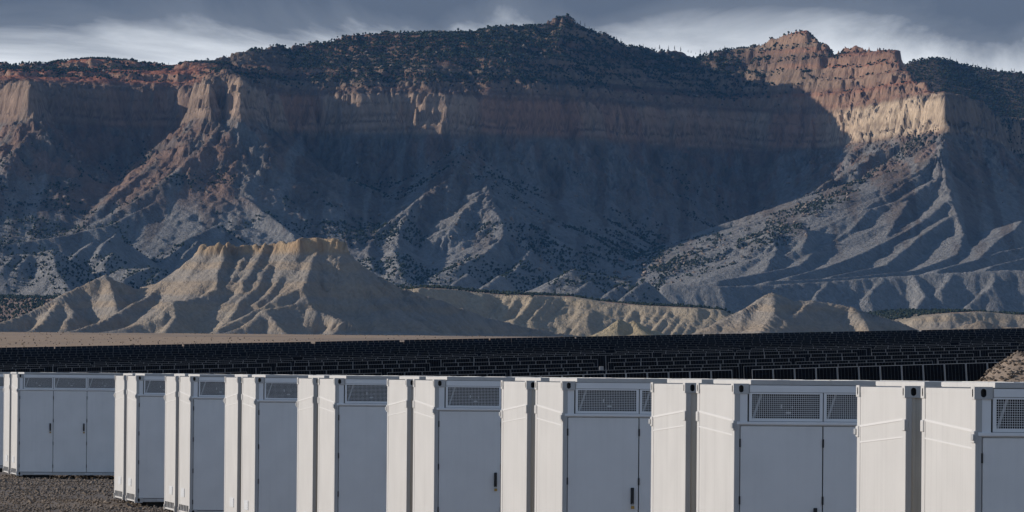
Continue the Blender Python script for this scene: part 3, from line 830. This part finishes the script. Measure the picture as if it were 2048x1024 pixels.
# loose gravel of the yard
n = 15000
gx = RNG.uniform(-15, -6.5, n); gy_ = RNG.uniform(134, 215, n)
gz = G(gx, gy_) + (fbm(gx / 5, gy_ / 5, 13, 3) - .5) * .10
gr = blobs('gravel', np.stack([gx, gy_, gz], -1), RNG.uniform(.012, .045, n) * np.where(RNG.uniform(0, 1, n) > .97, 1.9, 1), .7, .3, MT['stone'], False, .4)
tag(gr, 'loose brown gravel of the yard around the containers', 'gravel', kind='stuff')

# gravel heap beside the solar field
def heap():
    bm = bmesh.new()
    c = W(2098, 709, 228); base = G(np.array(c[0]), np.array(228.0)); 
    hgt_ = c[2] - float(base)
    n, m = 72, 26
    ring = []
    V = []; Fc = []
    for i in range(m + 1):
        t = i / m
        for j in range(n):
            a = 2 * math.pi * j / n
            r = t * 6.0 * (1 + .1 * math.sin(2 * a + 1) + .05 * math.sin(5 * a))
            z = hgt_ * max(0.0, 1 - (max(r - 1.2, 0) / 4.9)) if r > 1.2 else hgt_ * (1 - .03 * (r / 1.2) ** 2)
            V.append((r * math.cos(a), r * math.sin(a), z))
    V = np.array(V)
    V[:, 2] += (fbm(V[:, 0] / .5, V[:, 1] / .5, 30, 3) - .5) * .30 + (fbm(V[:, 0] / .12 + 5, V[:, 1] / .12, 31, 2) - .5) * .10
    V[-n:, 2] = -.25
    idx = np.arange((m + 1) * n).reshape(m + 1, n)
    f = np.stack([idx[:-1], idx[1:], np.roll(idx[1:], -1, 1), np.roll(idx[:-1], -1, 1)], -1).reshape(-1, 4)
    cols = np.tile(np.array([.25, .20, .16]), (len(V), 1))
    root = empty('gravel_heap', (c[0], 228, float(base)))
    tag(root, 'brown heap of coarse gravel behind the containers at the right edge', 'gravel heap')
    mesh_obj('mound', np_mesh('mound', V, f, [MT['ground']], True, cols), root)
    k = 5200
    r = np.sqrt(RNG.uniform(0, 1, k)) * 5.6; a = RNG.uniform(0, 2 * math.pi, k)
    x = r * np.cos(a); y = r * np.sin(a)
    rr_ = r / (1 + .1 * np.sin(2 * a + 1) + .05 * np.sin(5 * a))
    z = hgt_ * np.where(r > 1.2, np.clip(1 - (r - 1.2) / 4.9, 0, 1), 1)
    z = z + (fbm(x / .5, y / .5, 30, 3) - .5) * .30
    o = blobs('stone', np.stack([x, y, z], -1), RNG.uniform(.03, .085, k), .75, .3, MT['stone'], False, .35)
    o.parent = root; o['kind'] = 'stuff'
heap()

# ------------------------------------------------------------------ pines that stand out on the skyline
def pine_meshes():
    tr = MB(); k = 6
    for i in range(k):
        a0 = 2 * math.pi * i / k; a1 = 2 * math.pi * (i + 1) / k
        tr.quad([(.22 * math.cos(a0), .22 * math.sin(a0), -.6), (.22 * math.cos(a1), .22 * math.sin(a1), -.6), (.05 * math.cos(a1), .05 * math.sin(a1), 8.2), (.05 * math.cos(a0), .05 * math.sin(a0), 8.2)])
    cr = MB(); rn = random.Random(4)
    for lv in range(8):
        z = 1.5 + lv * .95; r = 1.75 * (1 - lv / 8.6) + .15
        for i in range(7):
            a = rn.uniform(0, 6.28); rr_ = r * rn.uniform(.7, 1.15); w = .5
            p = Vector((math.cos(a), math.sin(a), 0)); q = Vector((-math.sin(a), math.cos(a), 0))
            tip = p * rr_ + Vector((0, 0, z - rn.uniform(.1, .5))); top = Vector((0, 0, z + 1.0)); 
            cr.quad([tip, p * .3 + q * w * rr_ * .6 + Vector((0, 0, z - .1)), top]); cr.quad([tip, top, p * .3 - q * w * rr_ * .6 + Vector((0, 0, z - .1))])
            cr.quad([tip, p * .3 - q * w * rr_ * .6 + Vector((0, 0, z - .1)), p * .3 + q * w * rr_ * .6 + Vector((0, 0, z - .1))])
    return tr.mesh('trunk', [MT['bark']]), cr.mesh('crown', [MT['leaf']])
TRK, CRN = pine_meshes()
ANG = (HB - CAMZ) / YB
SKI = ANG.argmax(0)
def pine(px, h, label, group):
    # find the column whose skyline point lies at this photo column
    xs_ = xs1; ysk = YB[SKI, np.arange(len(xs_))]
    pxs = 1024 + xs_ / ysk * F
    j = int(np.argmin(np.abs(pxs - px)))
    t = empty('pine_tree', (float(xs_[j]), float(ysk[j]), float(HB[SKI[j], j]) - .2), random.uniform(0, 6.28))
    s = h / 9.5
    t.scale = (s * random.uniform(.8, 1.1), s * random.uniform(.8, 1.1), s)
    tag(t, label, 'tree', group)
    mesh_obj('trunk', TRK, t); mesh_obj('crown', CRN, t)
pr = random.Random(5)
for px in [1148, 1157, 1166, 1176, 1184, 1197, 1209, 1219, 1232, 1240, 1252, 1263, 1277, 1284, 1296, 1304]:
    pine(px + pr.uniform(-2, 2), pr.uniform(3.5, 6), 'small dark pine on the slope right of the highest peak', 'pines right of the highest peak')
for px in [1318, 1334, 1349, 1358, 1372, 1381, 1390, 1398, 1411, 1420, 1434, 1447]:
    pine(px + pr.uniform(-3, 3), pr.uniform(3, 7.5), 'lone dark pine standing on the saddle between the two peaks', 'pines on the saddle')
for px in [1846, 1862, 1898, 1912, 1931, 1938, 1946, 1955, 1968, 1979, 1990, 2003, 2017, 2030, 2041]:
    pine(px + pr.uniform(-3, 3), pr.uniform(3, 6.5), 'small dark pine on the wooded ridge at the far right skyline', 'pines on the right ridge')
for px in [8, 40, 66, 92, 133, 160, 205, 222, 248, 274, 322, 338, 412, 447]:
    pine(px + pr.uniform(-4, 4), pr.uniform(2.5, 4), 'low dark tree along the left end of the skyline', 'trees on the left skyline')

# ------------------------------------------------------------------ solar field
PW, PH, PT = 1.13, 2.3, .04      # one module
def panel_mesh(frame):
    b = MB()
    fw = .028
    b.box(-PW / 2, PW / 2, -PT, 0, 0, PH, 1)
    b.box(-PW / 2 + fw, PW / 2 - fw, -PT - .004, -PT + .004, fw, PH - fw, 0)
    # silver cell lines, a hair proud of the glass
    for i in range(1, 6):
        x = -PW / 2 + PW * i / 6
        b.box(x - .005, x + .005, -PT - .006, -PT - .002, fw, PH - fw, 2)
    return b.mesh('panel', [MT['glass'], MT[frame], MT['cell']])
MT['alu_near_sunlit'] = mat('near_panel_frame_sunlit', (.36, .355, .345), .5, metal=.2)  # near frames paler: sun on their edges put into the colour
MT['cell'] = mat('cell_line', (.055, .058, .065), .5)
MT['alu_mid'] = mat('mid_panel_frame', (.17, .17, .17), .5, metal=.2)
PANEL = panel_mesh('alu_near_sunlit')
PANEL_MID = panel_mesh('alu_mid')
def panel_far_mesh():
    b = MB(); fw = .03
    b.box(-PW / 2, PW / 2, -PT, 0, 0, PH, 1)
    b.box(-PW / 2 + fw, PW / 2 - fw, -PT - .006, -PT + .004, fw, PH - fw, 0)
    return b.mesh('panel', [MT['glass'], MT['alu']])
PANEL_FAR = panel_far_mesh()
TILT = R_(22)           # leaned back from upright
ROWS = [356, 400, 430, 462, 492, 520, 565, 610, 665, 730, 810, 910, 1030, 1170, 1300, 1440]
names = ['nearest', 'second', 'third', 'fourth', 'fifth', 'sixth', 'seventh', 'eighth', 'ninth', 'tenth', 'eleventh', 'twelfth', 'thirteenth', 'fourteenth', 'fifteenth',
         'rearmost']
ords = ['leftmost', 'second from the left', 'third from the left', 'fourth from the left', 'fifth from the left', 'sixth from the left', 'seventh from the left', 'eighth from the left', 'ninth from the left', 'tenth from the left', 'eleventh from the left', 'twelfth from the left']
PITCHX = 1.155
def table(d, x0, n, label, side_box):
    xm = x0 + n * PITCHX / 2
    zl = float(G(np.array(x0), np.array(float(d)))); zr = float(G(np.array(x0 + n * PITCHX), np.array(float(d))))
    sl = math.atan2(zr - zl, n * PITCHX)
    root = empty('solar_panel_table', (xm, d, (zl + zr) / 2))
    root.rotation_euler = (0, -sl, 0)
    tag(root, label, 'solar panels', 'solar panel tables of the field')
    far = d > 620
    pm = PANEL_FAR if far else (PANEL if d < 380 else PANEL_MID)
    low = .32
    for i in range(n):
        o = mesh_obj('panel', pm, root, ((i + .5 - n / 2) * PITCHX, 0, low))
        o.rotation_euler.x = -TILT
    b = MB()
    L = n * PITCHX / 2
    b.box(-L, L, .42, .52, low + .95, low + 1.07)
    mesh_obj('torque_tube', b.mesh('torque_tube', [MT['post']]), root)
    k = max(2, int(n / 5))
    for i in range(k):
        mesh_obj('post', POST, root, (-L + .7 + (2 * L - 1.4) * i / (k - 1), 0, 0))
    if side_box:
        b = MB(); b.bevbox(L + .10, L + .42, -.1, .35, low + .9, low + 1.6, .03); b.box(L + .2, L + .32, .0, .2, -.6, low + .9)
        mesh_obj('drive_box', b.mesh('drive_box', [MT['box']]), root)
pb = MB(); pb.box(-.07, .07, .40, .54, -.6, .32 + .95)
POST = pb.mesh('post', [MT['post']])
sr = random.Random(9)
for r, d in enumerate(ROWS):
    half = .081 * d + 3
    x = -half - sr.uniform(0, 4)
    ords = ['leftmost'] + ['%s from the left' % w for w in 'second third fourth fifth sixth seventh eighth ninth tenth eleventh twelfth thirteenth fourteenth fifteenth sixteenth seventeenth eighteenth nineteenth twentieth'.split()]
    # the far rows stop short on the left where open ground shows
    k = 0
    while x < half:
        n = sr.choice([10, 12, 14, 16]) if d < 620 else sr.choice([16, 20, 24])
        if r == 0 and x > -half + 1: n = 12
        gap_ = .95 if sr.random() < .45 else .28
        table(d + sr.uniform(-1.5, 1.5), x, n, 'dark solar table, %s row of the field, %s' % (names[r], ords[k]), gap_ > .5)
        x += n * PITCHX + gap_
        k += 1

# ------------------------------------------------------------------ containers
CL, CW, CT, CBZ = 5.90, 2.44, 3.0, .10      # length, width, top and underside above the ground
A_ = math.atan(1932.0 / F)
def oval(w, h, n=20):
    r = w / 2; out = []
    for i in range(n):
        a = 2 * math.pi * i / n
        out.append((r * math.cos(a), r * math.sin(a) + (h / 2 - r) * (1 if math.sin(a) > 0 else -1)))
    return out
def casting_mesh():
    """an ISO corner block: outer corner at the origin, x runs along the length, y across the width, z down; oval eyes in the outer faces"""
    b = MB()
    lx, ly, lz = .178, .162, .118
    # side face (normal -y) with eye
    def plate(fr, w, h, hw, hh, depth, cx):
        # fr maps (u, v, n) to xyz
        ov = oval(hw, hh); n = len(ov)
        outer = []
        for (x, y) in ov:
            s = min((w / 2) / max(abs(x), 1e-6) if abs(x) > 1e-6 else 1e9, (h / 2) / max(abs(y), 1e-6) if abs(y) > 1e-6 else 1e9)
            outer.append((x * s, y * s))
        for i in range(n):
            j = (i + 1) % n
            o1, o2, a1, a2 = outer[i], outer[j], ov[i], ov[j]
            pts = [o1, o2]
            if abs(abs(o1[0]) - w / 2) < 1e-6 and abs(abs(o2[1]) - h / 2) < 1e-6 and abs(abs(o2[0]) - w / 2) > 1e-6: pts = [o1, (math.copysign(w / 2, o1[0]), math.copysign(h / 2, o2[1])), o2]
            elif abs(abs(o1[1]) - h / 2) < 1e-6 and abs(abs(o2[0]) - w / 2) < 1e-6 and abs(abs(o1[0]) - w / 2) > 1e-6: pts = [o1, (math.copysign(w / 2, o2[0]), math.copysign(h / 2, o1[1])), o2]
            b.quad([fr(p[0] + cx, p[1], 0) for p in pts] + [fr(a2[0] + cx, a2[1], 0), fr(a1[0] + cx, a1[1], 0)])
            b.quad([fr(a1[0] + cx, a1[1], 0), fr(a2[0] + cx, a2[1], 0), fr(a2[0] + cx, a2[1], depth), fr(a1[0] + cx, a1[1], depth)], 1)
        b.quad([fr(p[0] + cx, p[1], depth) for p in ov], 1)
    plate(lambda u, v, n: (lx / 2 + u, n, -lz / 2 + v), lx, lz, .054, .082, .06, 0)
    plate(lambda u, v, n: (n, ly / 2 + u, -lz / 2 + v), ly, lz, .05, .082, .06, 0)
    b.quad([(0, 0, 0), (lx, 0, 0), (lx, ly, 0), (0, ly, 0)])
    b.quad([(0, 0, -lz), (0, ly, -lz), (lx, ly, -lz), (lx, 0, -lz)])
    b.quad([(lx, 0, 0), (lx, 0, -lz), (lx, ly, -lz), (lx, ly, 0)])
    b.quad([(0, ly, 0), (lx, ly, 0), (lx, ly, -lz), (0, ly, -lz)])
    return b.mesh('corner_casting', [MT['white'], MT['black']])
CAST = casting_mesh()
hx, hy = CL / 2, CW / 2
X0, X1 = -hx, hx
YF, YR = -hy, hy                 # door side, plain side
DOORW = (CL - .14) / 6
def build_container():
    root = empty('battery_container')
    T = CT
    b = MB()
    for sx in (-1, 1):
        for sy in (-1, 1):
            x0, x1 = sorted((sx * hx, sx * (hx - .068))); y0, y1 = sorted((sy * hy, sy * (hy - .15)))
            b.bevbox(x0, x1, y0, y1, CBZ + .12, T - .112, .008)
    for sy in (-1, 1):                                            # bottom and top side rails
        y0, y1 = sorted((sy * (hy - .004), sy * (hy - .12)))
        b.box(-hx + .17, hx - .17, y0, y1, CBZ + .02, CBZ + .095)
        if sy > 0: b.box(-hx + .17, hx - .17, y0, y1, T - .10, T - .012)
    for sx in (-1, 1):                                            # end rails
        x0, x1 = sorted((sx * (hx - .006), sx * (hx - .10)))
        b.box(x0, x1, -hy + .15, hy - .15, T - .07, T - .014)
        b.box(x0, x1, -hy + .15, hy - .15, CBZ + .02, CBZ + .055)
        b.box(x0, x1, -hy + .15, hy - .15, CBZ + .185, CBZ + .215)
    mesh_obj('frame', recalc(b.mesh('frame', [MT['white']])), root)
    b = MB()
    b.box(-hx + .03, hx - .03, -hy + .13, hy - .03, CBZ + .06, T - .03)
    mesh_obj('inner_shell', b.mesh('inner_shell', [MT['dark']]), root)
    b = MB()                                                     # raised roof sheet with a folded edge
    b.bevbox(-hx + .19, hx - .19, -hy + .012, hy - .012, T - .006, T + .044, .004)
    for i in range(1, 6):
        x = -hx + .19 + (CL - .38) * i / 6
        b.box(x - .012, x + .012, -hy + .008, hy - .008, T - .004, T + .0475)
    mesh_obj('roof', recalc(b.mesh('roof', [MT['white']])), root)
    # plain long side: a flat sheet with two shallow pressed frames
    b = MB()
    b.box(-hx + .068, hx - .068, hy - .05, hy - .022, CBZ + .095, T - .10)
    for i in range(5):
        w = (CL - .136) / 5; x = -hx + .068 + w * i
        b.box(x + .10, x + w - .10, hy - .022, hy - .014, CBZ + .25, T - .42)
    mesh_obj('rear_panel', recalc(b.mesh('rear_panel', [MT['stained']])), root)
    for sx in (-1, 1):
        x0, x1 = sorted((sx * (hx - .05), sx * (hx - .008)))
        b = MB(); b.box(x0, x1, -hy + .15, hy - .15, CBZ + .21, T - .07)
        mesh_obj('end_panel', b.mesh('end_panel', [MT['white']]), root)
        # two slanting pressed ribs, high towards the plain side
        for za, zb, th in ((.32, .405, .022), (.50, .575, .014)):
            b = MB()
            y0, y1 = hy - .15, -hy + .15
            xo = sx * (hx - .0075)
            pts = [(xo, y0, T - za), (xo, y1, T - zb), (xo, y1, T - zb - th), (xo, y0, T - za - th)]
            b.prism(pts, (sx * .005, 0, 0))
            mesh_obj('end_rib', recalc(b.mesh('end_rib', [MT['sticker']])), root)  # brighter than the panel: the edge highlight is put into the rib colour
        # strap brackets on the posts at rib height
        for y, zc_ in ((hy, .385), (-hy, .47)):
            s = 1 if y > 0 else -1
            b = MB()
            y0, y1 = sorted((y + s * .006, y - s * .12)); x0, x1 = sorted((sx * (hx + .014), sx * (hx - .03)))
            b.bevbox(x0, x1, y0, y1, T - zc_ - .06, T - zc_ + .055, .008)
            br = mesh_obj('strap_bracket', recalc(b.mesh('strap_bracket', [MT['white']])), root)
            if s < 0:
                b = MB(); x0, x1 = sorted((sx * (hx + .014), sx * (hx + .03)))
                b.bevbox(x0, x1, -hy - .035, -hy + .05, T - zc_ - .035, T - zc_ + .025, .005)
                mesh_obj('latch', recalc(b.mesh('latch', [MT['steel']])), br)
        # louvre plate low on the end and the ribs of the base
        b = MB(); x0, x1 = sorted((sx * (hx - .009), sx * (hx + .002)))
        yy0, yy1 = sorted((-.10, .62))
        b.box(x0, x1, yy0, yy1, T - 2.55, T - 2.37)
        for i in range(5):
            z = T - 2.545 + i * .035
            xa, xb = sorted((sx * (hx - .002), sx * (hx + .008)))
            b.box(xa, xb, yy0 + .03, yy1 - .03, z, z + .018)
        mesh_obj('louvre_plate', b.mesh('louvre_plate', [MT['plate']]), root)
        for i in range(6):
            y = -hy + .36 + (CW - .72) * i / 5
            b = MB(); x0, x1 = sorted((sx * (hx - .012), sx * (hx - .08)))
            b.box(x0, x1, y - .03, y + .03, CBZ + .055, CBZ + .185)
            mesh_obj('base_rib', b.mesh('base_rib', [MT['white']]), root)
    # eight corner castings
    for sx in (-1, 1):
        for sy in (-1, 1):
            for top in (1, 0):
                o = mesh_obj('corner_casting', CAST, root, (sx * (hx + .010), sy * (hy + .008), T + .002 if top else CBZ))
                o.scale = (-sx, -sy, 1 if top else -1)
    # door side: header with the ventilation openings
    b = MB()
    ys = -hy + .004
    b.box(-hx + .178, hx - .178, ys, ys + .10, T - .094, T - .016)          # top rail
    b.box(-hx + .068, -hx + .155, ys + .002, ys + .05, T - .46, T - .113); b.box(hx - .155, hx - .068, ys + .002, ys + .05, T - .46, T - .113)
    b.bevbox(-hx + .03, hx - .03, ys - .012, ys + .05, T - .462, T - .428, .004)   # drip sill
    b.box(-hx + .07, hx - .07, ys + .03, ys + .06, T - .475, T - .462)
    mesh_obj('header', recalc(b.mesh('header', [MT['white_shade_toned']])), root)
    # vents
    edges = [-hx + .168] + [-hx + .07 + DOORW * i for i in range(1, 6)] + [hx - .168]
    for i in range(6):
        xa, xb = edges[i] + .006, edges[i + 1] - .006
        fw = .034
        b = MB(); z0, z1 = T - .424, T - .098
        y0, y1 = ys + .004, ys + .03
        b.box(xa, xb, y0, y1, z1 - .018, z1); b.box(xa, xb, y0, y1, z0, z0 + fw)
        b.box(xa, xa + fw, y0, y1, z0 + fw, z1 - .018); b.box(xb - fw, xb, y0, y1, z0 + fw, z1 - .018)
        vf = mesh_obj('vent_frame', b.mesh('vent_frame', [MT['white_shade_toned']]), root)
        # woven wire, every wire is there
        b = MB(); xa2, xb2, za, zb = xa + fw, xb - fw, z0 + fw, z1 - .018
        st = .022; wr = .0022
        nx = int((xb2 - xa2) / st); nz = int((zb - za) / st)
        for k in range(1, nx):
            x = xa2 + (xb2 - xa2) * k / nx
            b.quad([(x - wr, y0 + .012, za), (x + wr, y0 + .012, za), (x + wr, y0 + .012, zb), (x - wr, y0 + .012, zb)])
        for k in range(1, nz):
            z = za + (zb - za) * k / nz
            b.quad([(xa2, y0 + .014, z - wr), (xb2, y0 + .014, z - wr), (xb2, y0 + .014, z + wr), (xa2, y0 + .014, z + wr)])
        wm = mesh_obj('wire_mesh', b.mesh('wire_mesh', [MT['white_shade_toned']]), vf)
        wm['kind'] = 'stuff'
        b = MB()
        b.prism([(xa2 + .015, y0 + .07, za), (xa2 + .04, y0 + .07, za), (xa2 + .13, y0 + .07, zb), (xa2 + .105, y0 + .07, zb)], (0, .01, 0))
        mesh_obj('brace', recalc(b.mesh('brace', [MT['plate']])), vf)
        b = MB()
        xc = (xa2 + xb2) / 2
        b.box(xc + .01, xc + .07, y0 + .06, y0 + .066, za + .055, za + .075)
        b.box(xc - .05, xc - .035, y0 + .06, y0 + .066, za + .11, za + .16)
        b.box(xc + .08, xc + .09, y0 + .06, y0 + .066, za + .11, za + .14)
        mesh_obj('sticker', b.mesh('sticker', [MT['sticker']]), vf)
    # doors
    bd = MB(); bd.bevbox(.007, DOORW - .007, 0, .045, 0, 2.315, .005)
    DM = recalc(bd.mesh('door', [MT['grey']]))
    bh = MB()
    bh.bevbox(-.010, .010, -.012, .012, 0, .095, .004)
    HM = recalc(bh.mesh('hinge', [MT['black']]))
    bg = MB()
    bg.bevbox(-.022, .022, -.03, 0, 0, .22, .008); bg.bevbox(-.012, .012, -.05, -.028, .05, .20, .006)
    HD = recalc(bg.mesh('handle', [MT['black']]))
    for i in range(6):
        dr = mesh_obj('door', DM, root, (-hx + .07 + DOORW * i, -hy + .012, CT - .473 - 2.327 + .006))
        for zt in (.625, 1.275, 1.93, 2.58):
            mesh_obj('hinge', HM, dr, (.0, -.004, 2.8 - zt - .1))
        mesh_obj('handle', HD, dr, (DOORW - .085, .002, 2.8 - 1.63))
    b = MB()                                                      # the black slits round the doors
    b.box(-hx + .068, hx - .068, -hy + .05, -hy + .06, CBZ + .096, CT - .46)
    mesh_obj('door_seal', b.mesh('door_seal', [MT['dark']]), root)
    # pale pads over the lifting pockets of the bottom rail, black blocks under the corners
    for x in (-hx + .75, hx - 2.4, -hx + 2.2, hx - .75):
        b = MB(); b.box(x - .25, x + .25, -hy - .004, -hy + .0, CBZ + .03, CBZ + .085)
        mesh_obj('pocket_plate', b.mesh('pocket_plate', [MT['sticker']]), root)
    for sx in (-1, 1):
        for sy in (-1, 1):
            x = sx * (hx - .62); y = sy * (hy - .35)
            b = MB(); b.bevbox(x - .32, x + .32, y - .25, y + .25, -.12, CBZ + .02, .015)
            mesh_obj('foot_block', recalc(b.mesh('foot_block', [MT['rubber']])), root)
    return root
def copy_tree(o, parent=None):
    c = o.copy(); COL.objects.link(c)
    if parent: c.parent = parent
    for ch in list(o.children): copy_tree(ch, c)
    return c
proto = build_container()
KD = 1.781e5
Lv = Vector((math.cos(A_), math.sin(A_), 0)); Rv = Vector((-math.sin(A_), math.cos(A_), 0))
slots = [(0, 'first'), (1, 'second'), (2, 'third'), (3, 'fourth'), (4, 'fifth'), (5, 'sixth'), (6, 'seventh'), (7, 'eighth'), (10, 'ninth'), (11, 'tenth')]
GRP = 'white battery containers standing in pairs'
first = True
CONT = {}
for k, nm in slots:
    yc_ = KD * (3.495 + .708 * k) * 1e-4
    xc_ = (13.49 - 1932.0 / F * yc_) if True else 0
    corner = Vector((xc_, yc_, 0))
    cen = corner + Lv * (CL / 2) + Rv * (CW / 2)
    fr = proto if first else copy_tree(proto)
    first = False
    fr.location = cen; fr.rotation_euler.z = A_
    extra = {0: 'cut by the right frame edge', 7: 'on dark foot blocks', 10: 'showing three doors', 11: 'a sliver at the left edge'}.get(k, 'grey doors in view')
    tag(fr, 'front white container of the %s pair from the right, %s' % (nm, extra), 'container', GRP)
    bk = copy_tree(proto)
    bk.location = corner + Lv * (CL / 2) + Rv * (CW + .78 + CW / 2); bk.rotation_euler.z = A_ + math.pi
    tag(bk, 'rear white container of the %s pair from the right, only its end showing' % nm, 'container', GRP)
    CONT[k] = fr

# padlocks on the handles that show them
def padlock(k, door, label):
    b = MB(); b.bevbox(-.022, .022, -.012, .012, -.075, -.035, .004, 0)
    for i in range(8):
        a0 = math.pi * i / 8; a1 = math.pi * (i + 1) / 8
        for (ra, rb) in ((.011, .016),):
            p = lambda r, a: (r * math.cos(a), 0, -.02 + r * math.sin(a) * 1.1)
            b.prism([(p(ra, a0)[0], -.003, p(ra, a0)[2]), (p(rb, a0)[0], -.003, p(rb, a0)[2]), (p(rb, a1)[0], -.003, p(rb, a1)[2]), (p(ra, a1)[0], -.003, p(ra, a1)[2])], (0, .006, 0), 1)
    for s in (-1, 1): b.box(s * .0135 - .003, s * .0135 + .003, -.003, .003, -.04, -.02, 1)
    c = CONT[k]
    loc = Matrix.Rotation(A_, 4, 'Z') @ Vector((-hx + .07 + DOORW * (door + 1) - .085, -hy - .035, CT - 1.63 + .02))
    o = mesh_obj('padlock', recalc(b.mesh('padlock', [MT['brass'], MT['steel']])), None, c.location + loc, A_)
    tag(o, label, 'padlock', 'brass padlocks on the door handles')
padlock(2, 0, 'brass padlock under the black handle of the third pair from the right')
padlock(3, 0, 'brass padlock under the black handle, on the fourth pair from the right')
padlock(10, 0, 'brass padlock on the first door of the container showing three doors')
padlock(10, 1, 'brass padlock on the middle door of the container showing three doors')

# ------------------------------------------------------------------ haze
def haze(density):
    b = MB(); b.box(-2800, 2800, -1000, 9500, -14, 620)
    m = bpy.data.materials.new('haze_air'); m.use_nodes = True
    t = m.node_tree; t.nodes.clear()
    o = nd(t, 'ShaderNodeOutputMaterial'); v = nd(t, 'ShaderNodeVolumePrincipled')
    v.inputs['Color'].default_value = (.17, .47, 1.0, 1)
    v.inputs['Density'].default_value = density
    t.links.new(v.outputs[0], o.inputs['Volume'])
    h = mesh_obj('haze', recalc(b.mesh('haze', [m])))
    tag(h, kind='stuff')
HAZE = 1.2e-5
if HAZE: haze(HAZE)
